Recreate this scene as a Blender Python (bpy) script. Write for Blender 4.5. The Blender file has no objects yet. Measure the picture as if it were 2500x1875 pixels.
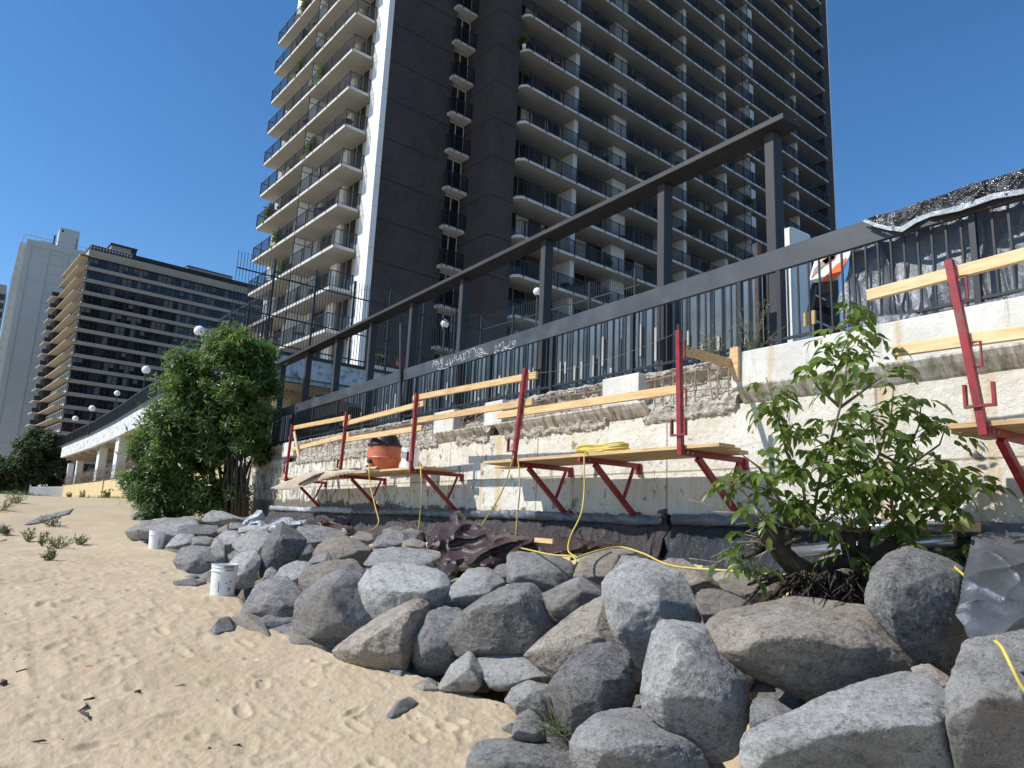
import bpy, math, random
import numpy as np
from mathutils import Vector, Matrix
random.seed(7); RNG=np.random.RandomState(7)
SC=bpy.context.scene; COL=SC.collection
# ---------------------------------------------------------------- camera
FPX=1752.0; CX,CY=1250.0,937.5
PITCH=math.radians(11.0); ROLL=math.radians(2.59); YAW=math.radians(34.85)
EYE=np.array([0,0,1.55])
_F=np.array([math.sin(YAW)*math.cos(PITCH),math.cos(YAW)*math.cos(PITCH),math.sin(PITCH)])
_R=np.array([math.cos(YAW),-math.sin(YAW),0.]); _U=np.cross(_R,_F)
CR=_R*math.cos(ROLL)+_U*math.sin(ROLL); CU=_U*math.cos(ROLL)-_R*math.sin(ROLL); CF=_F
cam=bpy.data.cameras.new("camera"); camo=bpy.data.objects.new("camera",cam); COL.objects.link(camo)
cam.sensor_width=36; cam.sensor_fit='HORIZONTAL'; cam.lens=FPX/2500*36; cam.clip_end=3000; cam.clip_start=0.05
camo.matrix_world=Matrix(((CR[0],CU[0],-CF[0],EYE[0]),(CR[1],CU[1],-CF[1],EYE[1]),(CR[2],CU[2],-CF[2],EYE[2]),(0,0,0,1)))
SC.camera=camo
# places measured in the photograph: a sight line meets the real surface it lies on
def ray(x,y): return CF+CR*(x-CX)/FPX+CU*(CY-y)/FPX
def onx(x,y,X): v=ray(x,y); return EYE+v*(X-EYE[0])/v[0]
def ony(x,y,Y): v=ray(x,y); return EYE+v*(Y-EYE[1])/v[1]
def onz(x,y,Z): v=ray(x,y); return EYE+v*(Z-EYE[2])/v[2]
def ondep(x,y,d): return EYE+ray(x,y)*d
def onvert(x,y,P,u):
    v=ray(x,y); n=np.array([u[1],-u[0],0.]); t=((np.array([P[0],P[1],0.])-EYE)@n)/(v@n); return EYE+v*t
def zn(ox,oy,s,pts): return [(ox+x*s,oy+y*s) for x,y in pts]
# ---------------------------------------------------------------- noise (numpy)
def _hash(ix,iy,iz,seed):
    h=(ix.astype(np.int64)*374761393+iy.astype(np.int64)*668265263+iz.astype(np.int64)*2147483647+seed*1274126177)&0xffffffff
    h=((h^(h>>13))*1274126177)&0xffffffff
    h=(h^(h>>16))&0xffffffff
    return h/4294967295.0
def vnoise(p,seed=0):
    p=np.asarray(p,dtype=float); i=np.floor(p); f=p-i; u=f*f*f*(f*(f*6-15)+10); i=i.astype(np.int64)
    r=0
    for dx in (0,1):
        wx=u[:,0] if dx else 1-u[:,0]
        for dy in (0,1):
            wy=u[:,1] if dy else 1-u[:,1]
            for dz in (0,1):
                wz=u[:,2] if dz else 1-u[:,2]
                r=r+wx*wy*wz*_hash(i[:,0]+dx,i[:,1]+dy,i[:,2]+dz,seed)
    return r*2-1
def fbm(p,octv=4,seed=0,ridge=False,gain=.5):
    p=np.asarray(p,dtype=float); a=1.;s=0.;t=0.
    for o in range(octv):
        n=vnoise(p*(2.03**o)+o*17.3,seed+o)
        if ridge: n=1-2*np.abs(n)
        s=s+a*n; t+=a; a*=gain
    return s/t
# ---------------------------------------------------------------- object helpers
def tag(o,label=None,cat=None,group=None,kind=None):
    if label: o["label"]=label
    if cat: o["category"]=cat
    if group: o["group"]=group
    if kind: o["kind"]=kind
    return o
def empty(name,loc=(0,0,0),rz=0):
    o=bpy.data.objects.new(name,None); COL.objects.link(o); o.location=loc; o.rotation_euler=(0,0,rz); o.empty_display_size=.2
    return o
def thing(name,label,cat,loc=(0,0,0),rz=0,group=None): return tag(empty(name,loc,rz),label,cat,group)
class MB:
    def __init__(s): s.v=[]; s.f=[]; s.n=0; s.mi=[]
    def add(s,vs,fs,m=0):
        s.v.extend([tuple(map(float,q)) for q in vs]); s.f.extend([tuple(i+s.n for i in f) for f in fs]); s.mi.extend([m]*len(fs)); s.n+=len(vs)
    def box(s,x0,x1,y0,y1,z0,z1,m=0):
        s.add([(x0,y0,z0),(x1,y0,z0),(x1,y1,z0),(x0,y1,z0),(x0,y0,z1),(x1,y0,z1),(x1,y1,z1),(x0,y1,z1)],
              [(0,3,2,1),(4,5,6,7),(0,1,5,4),(1,2,6,5),(2,3,7,6),(3,0,4,7)],m)
    def beam(s,p,q,w,h,up=(0,0,1),m=0,bev=0):
        p=np.array(p,float);q=np.array(q,float); d=q-p; d/=np.linalg.norm(d); up=np.array(up,float)
        r=np.cross(d,up); 
        if np.linalg.norm(r)<1e-4: r=np.cross(d,np.array([1.,0,0]))
        r/=np.linalg.norm(r); u=np.cross(r,d)
        if bev<=0:
            pr=[(-w/2,-h/2),(w/2,-h/2),(w/2,h/2),(-w/2,h/2)]
        else:
            b=bev; pr=[(-w/2+b,-h/2),(w/2-b,-h/2),(w/2,-h/2+b),(w/2,h/2-b),(w/2-b,h/2),(-w/2+b,h/2),(-w/2,h/2-b),(-w/2,-h/2+b)]
        n=len(pr)
        vs=[p+r*a+u*b_ for a,b_ in pr]+[q+r*a+u*b_ for a,b_ in pr]
        fs=[(i,(i+1)%n,n+(i+1)%n,n+i) for i in range(n)]+[tuple(range(n))[::-1],tuple(range(n,2*n))]
        s.add(vs,fs,m)
    def tube(s,path,r,seg=6,m=0,cap=True):
        path=[np.array(p,float) for p in path]; n=len(path); rs=r if hasattr(r,'__len__') else [r]*n
        prev=None; vs=[]
        for i,p in enumerate(path):
            d=path[min(i+1,n-1)]-path[max(i-1,0)]; L=np.linalg.norm(d); d=d/L if L>1e-9 else np.array([0,0,1.])
            a=prev if prev is not None else (np.array([0,0,1.]) if abs(d[2])<.9 else np.array([1.,0,0]))
            x=a-d*(a@d); x/=max(np.linalg.norm(x),1e-9); prev=x; y=np.cross(d,x)
            for k in range(seg):
                t=2*math.pi*k/seg; vs.append(p+(x*math.cos(t)+y*math.sin(t))*rs[i])
        fs=[(i*seg+k,i*seg+(k+1)%seg,(i+1)*seg+(k+1)%seg,(i+1)*seg+k) for i in range(n-1) for k in range(seg)]
        if cap: fs+= [tuple(range(seg))[::-1],tuple((n-1)*seg+k for k in range(seg))]
        s.add(vs,fs,m)
    def lathe(s,c,prof,seg=24,m=0,axis=None):
        vs=[];c=np.array(c,float)
        for r,z in prof:
            for k in range(seg):
                t=2*math.pi*k/seg; vs.append(c+np.array([r*math.cos(t),r*math.sin(t),z]))
        n=len(prof); fs=[(i*seg+k,i*seg+(k+1)%seg,(i+1)*seg+(k+1)%seg,(i+1)*seg+k) for i in range(n-1) for k in range(seg)]
        s.add(vs,fs,m)
    def build(s,name,mat,parent=None,smooth=False,origin=None):
        return mesh(name,s.v,s.f,mat,parent,smooth,origin,s.mi)
def mesh(name,vs,fs,mat,parent=None,smooth=False,origin=None,mi=None):
    """vertices in world coordinates; moved into the parent's frame (parent's rotation is about z only)"""
    me=bpy.data.meshes.new(name); vs=np.asarray(vs,dtype=float).reshape(-1,3)
    loc=None
    if parent is not None:
        W=parent_matrix(parent); Wi=np.array(W.inverted()); vs=vs@Wi[:3,:3].T+Wi[:3,3]
        
    else:
        o0=np.array(origin,float) if origin is not None else (np.array([vs[:,0].mean(),vs[:,1].mean(),vs[:,2].min()]) if len(vs) else np.zeros(3))
        vs=vs-o0; loc=o0
    me.from_pydata(vs.tolist(),[],[list(map(int,f)) for f in fs])
    mats=mat if isinstance(mat,(list,tuple)) else [mat]
    for k in mats: me.materials.append(k)
    if mi is not None and len(mats)>1: me.polygons.foreach_set('material_index',mi)
    if smooth: me.polygons.foreach_set('use_smooth',[True]*len(me.polygons))
    me.update()
    o=bpy.data.objects.new(name,me); COL.objects.link(o)
    if parent is not None: o.parent=parent
    else: o.location=loc
    return o
def parent_matrix(p):
    M=Matrix.Identity(4)
    while p is not None:
        M=p.matrix_basis.copy() @ M if False else (Matrix.Translation(p.location) @ p.rotation_euler.to_matrix().to_4x4()) @ M
        p=p.parent
    return M
def copy_tree(o,parent=None):
    c=o.copy(); COL.objects.link(c); c.parent=parent
    for ch in [x for x in bpy.data.objects if x.parent==o]: copy_tree(ch,c)
    return c
# ---------------------------------------------------------------- materials
class NT:
    def __init__(s,name):
        s.m=bpy.data.materials.new(name); s.m.use_nodes=True; s.t=s.m.node_tree; s.t.nodes.clear()
        s.out=s.n('ShaderNodeOutputMaterial'); s.b=s.n('ShaderNodeBsdfPrincipled'); s.l(s.b.outputs[0],s.out.inputs[0])
        s.geo=s.n('ShaderNodeNewGeometry'); s.pos=s.geo.outputs['Position']
    def n(s,t,**k):
        x=s.t.nodes.new(t)
        for a,b in k.items(): setattr(x,a,b)
        return x
    def l(s,a,b): s.t.links.new(a,b)
    def inp(s,node,key,v):
        i=node.inputs[key]
        if hasattr(v,'is_linked') or isinstance(v,bpy.types.NodeSocket): s.l(v,i)
        else:
            if i.type=='RGBA' and len(v)==3: v=(*v,1)
            i.default_value=v
    def mapv(s,vec,scale=(1,1,1),rot=(0,0,0),loc=(0,0,0)):
        x=s.n('ShaderNodeMapping'); s.l(vec,x.inputs[0]); x.inputs['Scale'].default_value=scale; x.inputs['Rotation'].default_value=rot; x.inputs['Location'].default_value=loc; return x.outputs[0]
    def noise(s,scale,detail=4,rough=.55,vec=None,dist=0):
        x=s.n('ShaderNodeTexNoise'); s.l(vec or s.pos,x.inputs['Vector']); x.inputs['Scale'].default_value=scale; x.inputs['Detail'].default_value=detail; x.inputs['Roughness'].default_value=rough; x.inputs['Distortion'].default_value=dist; return x.outputs[0]
    def voro(s,scale,vec=None,feature='F1',rand=1):
        x=s.n('ShaderNodeTexVoronoi',feature=feature); s.l(vec or s.pos,x.inputs['Vector']); x.inputs['Scale'].default_value=scale; x.inputs['Randomness'].default_value=rand; return x.outputs[0]
    def ramp(s,fac,stops):
        x=s.n('ShaderNodeValToRGB'); s.l(fac,x.inputs[0]); e=x.color_ramp.elements
        while len(e)<len(stops): e.new(.5)
        for el,(p,c) in zip(e,stops):
            el.position=p; el.color=(c,c,c,1) if not hasattr(c,'__len__') else (*c,1)
        return x.outputs[0]
    def mix(s,f,a,b,mode='MIX'):
        x=s.n('ShaderNodeMix',data_type='RGBA',blend_type=mode)
        s.inp(x,0,f) ; s.inp(x,6,a); s.inp(x,7,b); return x.outputs[2]
    def math(s,op,a,b=0.,clamp=False):
        x=s.n('ShaderNodeMath',operation=op,use_clamp=clamp); s.inp(x,0,a); s.inp(x,1,b); return x.outputs[0]
    def sep(s,v): x=s.n('ShaderNodeSeparateXYZ'); s.l(v,x.inputs[0]); return x.outputs
    def comb(s,x,y,z):
        c=s.n('ShaderNodeCombineXYZ'); s.inp(c,0,x);s.inp(c,1,y);s.inp(c,2,z); return c.outputs[0]
    def bump(s,h,strength=.4,dist=.01,prev=None):
        x=s.n('ShaderNodeBump'); x.inputs['Strength'].default_value=strength; x.inputs['Distance'].default_value=dist; s.l(h,x.inputs['Height'])
        if prev is not None: s.l(prev,x.inputs['Normal'])
        return x.outputs[0]
    def set(s,col=None,rough=None,metal=None,nrm=None,spec=None,**k):
        if col is not None: s.inp(s.b,'Base Color',col)
        if rough is not None: s.inp(s.b,'Roughness',rough)
        if metal is not None: s.inp(s.b,'Metallic',metal)
        if nrm is not None: s.l(nrm,s.b.inputs['Normal'])
        if spec is not None: s.inp(s.b,'Specular IOR Level',spec)
        return s.m
def simple(name,col,rough=.7,metal=0.,var=.25,vs=6.,bs=.15,bsc=40.,bd=.004,spec=.5,dirt=None):
    t=NT(name); n=t.noise(vs,5,.6); c2=tuple(max(0,c*(1-var)) for c in col); c3=tuple(min(1,c*(1+var)) for c in col)
    c=t.ramp(n,[(.3,c2),(.7,c3)])
    if dirt:
        d=t.ramp(t.noise(dirt[1],6,.7),[(.5,0),(.68,1)]); c=t.mix(t.math('MULTIPLY',d,dirt[2]),c,dirt[0])
    h=t.noise(bsc,4,.6)
    return t.set(c,rough,metal,t.bump(h,bs,bd),spec)
M={}
def m_sand():
    t=NT('sand'); a=t.noise(1.2,5,.6); b=t.noise(160,3,.7); g=t.noise(700,2,.7)
    c=t.ramp(a,[(.3,(.50,.40,.262)),(.7,(.60,.49,.335))])
    c=t.mix(t.ramp(b,[(.3,0.),(.75,.35)]),c,(.36,.26,.16)); c=t.mix(t.ramp(g,[(.62,0.),(.72,.45)]),c,(.20,.15,.10))
    w=t.ramp(t.noise(14,4,.8),[(.76,0.),(.80,.8)]); c=t.mix(w,c,(.18,.13,.09))
    n=t.bump(t.noise(55,4,.65),.5,.012); n=t.bump(g,.35,.003,n)
    return t.set(c,.95,0,n,.2)
def m_rock(name,base,dark,light,tan=0.):
    t=NT(name); obj=t.n('ShaderNodeObjectInfo'); off=t.n('ShaderNodeVectorMath',operation='ADD'); t.l(t.pos,off.inputs[0])
    cm=t.comb(t.math('MULTIPLY',obj.outputs['Random'],37.),t.math('MULTIPLY',obj.outputs['Random'],91.),0.); t.l(cm,off.inputs[1]); P=off.outputs[0]
    st=t.mapv(P,(1,1,3.2),(.5,.7,.3))
    a=t.noise(2.2,6,.65,st,.6); sp=t.noise(26,7,.78,P); fine=t.noise(85,4,.8,P)
    c=t.ramp(a,[(.22,tuple((p+q)/2 for p,q in zip(dark,base))),(.45,base),(.8,light)])
    c=t.mix(t.ramp(sp,[(.38,.65),(.47,0.)]),c,dark); c=t.mix(t.ramp(sp,[(.50,0.),(.62,.5)]),c,light)
    ml=t.noise(6.5,8,.72,P); c=t.mix(t.ramp(ml,[(.38,.6),(.46,0.)]),c,dark); c=t.mix(t.ramp(ml,[(.52,0.),(.60,.55)]),c,light)
    c=t.mix(t.ramp(fine,[(.54,0.),(.66,.75)]),c,tuple(x*.4 for x in dark)); c=t.mix(t.ramp(fine,[(.34,.75),(.46,0.)]),c,tuple(min(.9,x*1.35) for x in light))
    wv=t.n('ShaderNodeTexWave',wave_type='BANDS'); t.l(st,wv.inputs[0]); wv.inputs['Scale'].default_value=.7; wv.inputs['Distortion'].default_value=9; wv.inputs['Detail'].default_value=5; wv.inputs['Detail Roughness'].default_value=.65
    c=t.mix(t.math('MULTIPLY',t.ramp(wv.outputs[0],[(.93,0.),(.99,1.)]),.35),c,light)
    br=t.ramp(t.noise(1.1,3,.5,P),[(.45,0.),(.7,1.)]); c=t.mix(t.math('MULTIPLY',br,.45+tan),c,(.27,.215,.155))
    rnd=t.math('ADD',t.math('MULTIPLY',obj.outputs['Random'],.45),.78); c=t.mix(1.,c,t.comb(rnd,rnd,rnd),'MULTIPLY')
    vz=t.voro(1.0,t.mapv(P,(1,1,1)),'DISTANCE_TO_EDGE')
    crk=t.ramp(t.math('ADD',vz,t.math('MULTIPLY',sp,.08)),[(.035,0.),(.055,1.)]); c=t.mix(t.math('MULTIPLY',t.math('SUBTRACT',1.,crk),.30),c,tuple(x*.3 for x in dark))
    n=t.bump(t.noise(9,8,.75,st),1.,.09); n=t.bump(crk,.4,.01,n); n=t.bump(sp,.9,.03,n); n=t.bump(fine,.7,.007,n)
    return t.set(c,.9,0,n,.25)
def m_wall():
    t=NT('white_painted_concrete'); x,y,z=t.sep(t.pos)
    pl=t.comb(t.math('MULTIPLY',x,1.),y,z)
    pitn=t.noise(26,5,.7); c=t.ramp(t.noise(1.6,5,.6),[(.3,(.58,.545,.455)),(.7,(.76,.735,.66))])
    # vertical runs
    sv=t.mapv(t.pos,(1,7,.45)); s1=t.noise(1.4,6,.7,sv); c=t.mix(t.ramp(s1,[(.52,0.),(.72,.42)]),c,(.50,.44,.31))
    sr=t.mapv(t.pos,(1,3.1,.12),loc=(0,1.7,0)); s2=t.noise(1.05,5,.6,sr); c=t.mix(t.ramp(s2,[(.57,0.),(.66,.6)]),c,(.56,.40,.19))
    sg=t.mapv(t.pos,(1,11,.6),loc=(3,5,0)); s3=t.noise(1.5,7,.75,sg); c=t.mix(t.ramp(s3,[(.60,0.),(.74,.55)]),c,(.30,.29,.26))
    # grime towards the left (far) half and under the coping
    # flaked paint: mostly low down, the bare concrete behind
    fz=t.math('ADD',t.math('MULTIPLY',z,-1.35),2.66); fn=t.noise(2.6,8,.72,t.mapv(t.pos,(1,1,1.2))); yy=t.math('MULTIPLY',t.math('SUBTRACT',y,6.,),.030)
    fl=t.math('ADD',t.math('ADD',fz,fn),t.math('MINIMUM',yy,.34)); flm=t.ramp(fl,[(.915,0.),(.935,1.)])
    bare=t.ramp(t.noise(7,6,.7),[(.35,(.125,.105,.085)),(.7,(.23,.19,.145))])
    c=t.mix(flm,c,bare)
    ch=t.ramp(t.math('ADD',t.noise(5.5,8,.8,t.mapv(t.pos,(1,1,.7),loc=(0,3,1))),t.math('MULTIPLY',t.math('SUBTRACT',y,6.),.007)),[(.60,0.),(.61,.85)]); c=t.mix(ch,c,(.19,.165,.13))
    sm=t.ramp(t.noise(17,6,.8,t.mapv(t.pos,(1,1,.6),loc=(0,9,1))),[(.645,0.),(.66,.9)]); c=t.mix(sm,c,(.10,.09,.08))
    # form joints
    j1=t.math('ABSOLUTE',t.math('SUBTRACT',z,2.205)); jz=t.ramp(t.math('ADD',j1,t.math('MULTIPLY',t.noise(8,4,.6),.012)),[(.012,1.),(.02,0.)])
    ym=t.math('ABSOLUTE',t.math('SUBTRACT',t.math('FRACT',t.math('MULTIPLY',t.math('ADD',y,.42),1/2.44)),.5)); jy=t.ramp(t.math('ADD',ym,t.math('MULTIPLY',t.noise(9,5,.7),.008)),[(.007,1.),(.012,0.)])
    j=t.math('MAXIMUM',jz,jy); c=t.mix(t.math('MULTIPLY',j,.7),c,(.16,.13,.09))
    n=t.bump(t.noise(12,6,.65),.8,.03); n=t.bump(t.noise(60,5,.7),.8,.008,n); n=t.bump(flm,-.8 if False else .6,.01,n)
    return t.set(c,.85,0,n,.3)
def m_coping():
    t=NT('white_coping_concrete')
    c=t.ramp(t.noise(2.2,6,.65),[(.3,(.52,.505,.45)),(.7,(.74,.725,.67))])
    s3=t.noise(1.5,7,.75,t.mapv(t.pos,(1,9,.8),loc=(3,5,0))); c=t.mix(t.ramp(s3,[(.56,0.),(.7,.75)]),c,(.25,.235,.20))
    s2=t.noise(1.05,5,.6,t.mapv(t.pos,(1,3,.3),loc=(0,2.2,0))); c=t.mix(t.ramp(s2,[(.60,0.),(.68,.6)]),c,(.50,.34,.14))
    sm=t.ramp(t.noise(24,6,.8),[(.67,0.),(.70,.8)]); c=t.mix(sm,c,(.15,.13,.11))
    n=t.bump(t.noise(14,6,.65),.5,.02); n=t.bump(t.noise(80,4,.7),.5,.006,n)
    return t.set(c,.85,0,n,.3)
def m_chamfer():
    t=NT('stained_chamfer'); s=t.noise(1.6,7,.75,t.mapv(t.pos,(3,8,2.))); c=t.ramp(s,[(.34,(.14,.12,.095)),(.46,(.38,.34,.27)),(.60,(.66,.63,.56))])
    return t.set(c,.9,0,t.bump(t.noise(30,5,.7),.5,.01),.3)
def m_spall():
    t=NT('broken_concrete'); v=t.voro(26); n1=t.noise(9,7,.75); c=t.ramp(n1,[(.3,(.28,.245,.20)),(.5,(.52,.48,.41)),(.7,(.74,.71,.65))])
    c=t.mix(t.ramp(v,[(.12,.55),(.3,0.)]),c,(.62,.59,.53))
    n=t.bump(n1,1.,.06); n=t.bump(v,.8,.02,n); n=t.bump(t.noise(60,4,.7),.6,.008,n)
    return t.set(c,.95,0,n,.2)
def m_wood(name='lumber',base=(.64,.45,.23),dark=(.45,.28,.12),axis=1):
    t=NT(name); oi=t.n('ShaderNodeObjectInfo'); off=t.n('ShaderNodeVectorMath',operation='ADD'); t.l(t.pos,off.inputs[0]); r=t.math('MULTIPLY',oi.outputs['Random'],13.); t.l(t.comb(r,0.,r),off.inputs[1])
    g=t.noise(3.,5,.6,t.mapv(off.outputs[0],(14,.9,14)),.8); c=t.ramp(g,[(.3,dark),(.55,base),(.75,tuple(min(1,x*1.15) for x in base))])
    k=t.ramp(t.voro(1.15,t.mapv(off.outputs[0],(3,1,6))),[(.05,1.),(.10,0.)]); c=t.mix(t.math('MULTIPLY',k,.8),c,(.20,.09,.03))
    sm=t.ramp(t.noise(30,4,.7),[(.62,0.),(.7,.35)]); c=t.mix(sm,c,(.35,.26,.17))
    rv=t.math('ADD',t.math('MULTIPLY',oi.outputs['Random'],.25),.85); c=t.mix(1.,c,t.comb(rv,rv,rv),'MULTIPLY')
    return t.set(c,.75,0,t.bump(g,.3,.004),.3)
def m_brick():
    t=NT('dark_brick'); tc=t.n('ShaderNodeTexCoord').outputs['Object']; x,y,z=t.sep(tc)
    u=t.math('ADD',x,y); v=t.comb(u,z,0.)
    b=t.n('ShaderNodeTexBrick'); t.l(v,b.inputs['Vector']); b.inputs['Scale'].default_value=1.; b.inputs['Brick Width'].default_value=.30; b.inputs['Row Height'].default_value=.118; b.inputs['Mortar Size'].default_value=.016; b.inputs['Mortar Smooth'].default_value=.3
    for k,c in (('Color1',(.020,.017,.016)),('Color2',(.040,.033,.031)),('Mortar',(.10,.092,.085))): b.inputs[k].default_value=(*c,1)
    c=t.mix(t.ramp(t.noise(.35,5,.7,tc),[(.40,0.),(.7,.6)]),b.outputs[0],(.085,.070,.064))
    # soldier course at every floor
    fz=t.math('FRACT',t.math('MULTIPLY',t.math('SUBTRACT',z,15.1),1/2.83)); bd=t.ramp(t.math('ABSOLUTE',t.math('SUBTRACT',fz,.5)),[(.02,1.),(.03,0.)])
    c=t.mix(t.math('MULTIPLY',bd,.55),c,(.018,.015,.014))
    return t.set(c,.85,0,t.bump(b.outputs[1],-.5 if False else .4,.01),.3)
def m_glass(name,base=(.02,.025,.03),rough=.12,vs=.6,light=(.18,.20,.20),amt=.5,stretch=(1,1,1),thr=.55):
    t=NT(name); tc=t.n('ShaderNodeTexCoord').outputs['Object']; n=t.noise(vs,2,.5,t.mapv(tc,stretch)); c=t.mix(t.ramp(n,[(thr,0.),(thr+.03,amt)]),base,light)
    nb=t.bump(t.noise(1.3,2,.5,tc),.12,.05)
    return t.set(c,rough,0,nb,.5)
def m_leaf(name,base,light,tr=.35,rough=.45):
    t=NT(name); n=t.noise(3.,3,.6); f=t.n('ShaderNodeObjectInfo')
    isl=t.geo.outputs['Random Per Island']; c=t.mix(isl,base,light); c=t.mix(t.math('MULTIPLY',t.ramp(n,[(.35,0.),(.7,1.)]),.4),c,tuple(x*.6 for x in base))
    t.set(c,rough,0,None,.5)
    tl=t.n('ShaderNodeBsdfTranslucent'); t.inp(tl,'Color',t.mix(.5,c,(light[0]*1.5,light[1]*1.6,light[2]*.7)))
    mx=t.n('ShaderNodeMixShader'); mx.inputs[0].default_value=tr; t.l(t.b.outputs[0],mx.inputs[1]); t.l(tl.outputs[0],mx.inputs[2]); t.l(mx.outputs[0],t.out.inputs[0])
    return t.m
def m_tarp(name,col,rough=.35,metal=0.,sc=9.,bst=.8,bd=.04,var=.3,stretch=(1,1,1),rot=(0,0,0),spec=.6):
    t=NT(name); v=t.mapv(t.pos,stretch,rot)
    a=t.voro(sc*.8,v,'F1'); b=t.noise(sc*1.5,6,.7,v,1.5); c=t.ramp(t.noise(3,4,.6),[(.3,tuple(x*(1-var) for x in col)),(.7,tuple(min(1,x*(1+var)) for x in col))])
    n=t.bump(b,bst,bd); n=t.bump(a,bst*.5,bd,n)
    return t.set(c,rough,metal,n,spec)
def setup_mats():
    M['sand']=m_sand()
    M['rock']=m_rock('granite_grey',(.42,.415,.40),(.17,.17,.17),(.60,.595,.58))
    M['rock_l']=m_rock('granite_pale',(.52,.52,.50),(.24,.24,.24),(.70,.70,.68))
    M['rock_d']=m_rock('granite_dark',(.29,.285,.275),(.10,.098,.095),(.46,.45,.44))
    M['rock_t']=m_rock('stone_tan',(.44,.385,.32),(.21,.18,.145),(.60,.55,.47),.05)
    M['wall']=m_wall(); M['coping']=m_coping(); M['chamfer']=m_chamfer(); M['spall']=m_spall()
    M['wood']=m_wood(); M['plank']=m_wood('plank_wood',(.60,.42,.22),(.40,.25,.12)); M['woodp']=m_wood('pale_lumber',(.74,.58,.34),(.60,.42,.20))
    M['red']=simple('red_steel',(.25,.012,.018),.45,0,.35,6,.3,60,.003,.5,((.16,.09,.07),9,.75))
    M['black']=simple('black_steel',(.022,.023,.026),.5,0,.3,5,.15,50,.002)
    M['band']=simple('weathered_charcoal_steel',(.046,.050,.057),.48,0,.25,2.5,.12,30,.002,.5,((.13,.14,.15),1.2,.35))
    M['rail']=simple('railing_steel',(.013,.014,.016),.5,0,.2,5,.1,50,.002)
    M['white']=simple('white_painted_concrete_smooth',(.72,.74,.73),.8,0,.08,.6,.2,8,.01)
    M['soffit']=simple('slab_concrete',(.33,.32,.285),.85,0,.10,.5,.15,8,.01)  # soffit concrete lowered, putting balcony shade into the colour; joints and frames share it
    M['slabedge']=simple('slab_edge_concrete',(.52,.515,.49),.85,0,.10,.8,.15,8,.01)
    M['brick']=m_brick()
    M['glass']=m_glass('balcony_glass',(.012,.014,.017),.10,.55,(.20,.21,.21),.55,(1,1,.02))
    M['curtain']=simple('white_curtain',(.40,.41,.40),.9,0,.15,3,.1,20,.01)
    M['frame']=simple('dark_frame_steel',(.030,.031,.034),.65,0,.2,3,.1,30,.002,.5,((.08,.085,.09),1.5,.2)); M['blind']=simple('window_blind',(.11,.115,.115),.8,0,.2,3)
    M['asphalt']=simple('asphalt',(.05,.05,.052),.9,0,.2,.5,.3,30,.005)
    M['corr']=simple('blue_grey_sheet_metal',(.12,.155,.18),.42,.25,.25,1.5,.1,30,.003,.5,((.07,.08,.09),5,.5))
    M['wdeck']=simple('painted_deck_concrete',(.60,.62,.62),.85,0,.18,1.2,.3,14,.01,.4,((.06,.06,.06),3.2,.9))
    M['yellow']=simple('yellow_painted_wall',(.58,.455,.235),.85,0,.12,1,.3,9,.01,.4,((.40,.29,.14),1.4,.5))
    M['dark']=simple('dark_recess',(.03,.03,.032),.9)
    M['tanc']=simple('tan_concrete',(.38,.345,.28),.85,0,.1,.3,.1,6,.01)
    M['shade_white']=simple('white_paint_shaded',(.50,.52,.52),.85,0,.1,.6,.2,8,.01); M['stripc']=simple('grey_spandrel',(.37,.33,.27),.85,0,.12,.25,.1,6,.01)  # fins and panels: white paint darkened, front shade put into the colour
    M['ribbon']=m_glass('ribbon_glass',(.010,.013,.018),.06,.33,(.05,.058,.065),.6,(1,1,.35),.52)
    M['whitet']=simple('white_tower_brick',(.47,.49,.48),.85,0,.06,.15,.3,4,.02)
    M['redbrick']=simple('red_brick',(.36,.13,.085),.9,0,.2,1.4,.2,10,.01)
    M['globe']=simple('opal_globe',(.84,.84,.82),.35,0,.02)
    M['pail']=simple('white_plastic_pail',(.80,.81,.80),.4,0,.05,6,.08,30,.003,.5,((.35,.33,.30),7,.55))
    M['pailc']=simple('clean_white_pail',(.84,.85,.85),.4,0,.03,6,.05,30,.003,.5)
    M['ink']=simple('black_ink',(.02,.02,.02),.7)
    M['chalk']=simple('white_chalk',(.72,.74,.74),.8)
    M['hose']=simple('yellow_hose',(.58,.46,.10),.45,0,.1)
    M['orange']=simple('orange_plastic',(.55,.14,.06),.45,0,.12,5,.1,30,.003,.5,((.22,.10,.07),6,.4))
    M['blackp']=simple('black_plastic',(.02,.02,.022),.45)
    M['tarp_s']=m_tarp('silver_tarp',(.125,.138,.155),.33,.35,6,.5,.03,.3)
    M['tarp_w']=m_tarp('white_silver_sheet',(.40,.435,.47),.32,.25,8,.8,.03,.15)
    M['tarp_k']=m_tarp('black_shiny_tarp',(.34,.35,.37),.22,.85,14,1.,.08,.8)
    M['tarp_b']=m_tarp('brown_tarp',(.060,.038,.036),.27,0.,12,.5,.02,.3)
    M['tarp_d']=m_tarp('dark_ground_cloth',(.055,.045,.047),.45,0.,5,1.,.05,.35,(1,2.2,1.2),(.9,0,0))
    M['tarp_n']=m_tarp('navy_ground_cloth',(.030,.036,.045),.40,0.,5,.9,.05,.3,(1,2.2,1.2),(-.9,0,0))
    M['canvas']=m_tarp('beige_canvas',(.50,.42,.33),.8,0,5,.5,.03,.15,(1,1,1),(0,0,0),.2)
    M['bark']=simple('dark_bark',(.065,.052,.040),.9,0,.4,18,.8,60,.02,.2)
    M['wall_shade']=simple('back_wall_shaded_yellow',(.26,.20,.12),.9); M['twig']=simple('pale_twig',(.25,.21,.17),.85,0,.3,12,.3,80,.004)  # yellow back wall darkened; shade under the deck put into the colour
    M['stem']=simple('green_brown_stem',(.17,.15,.09),.7,0,.3,12,.3,80,.004)
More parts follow.
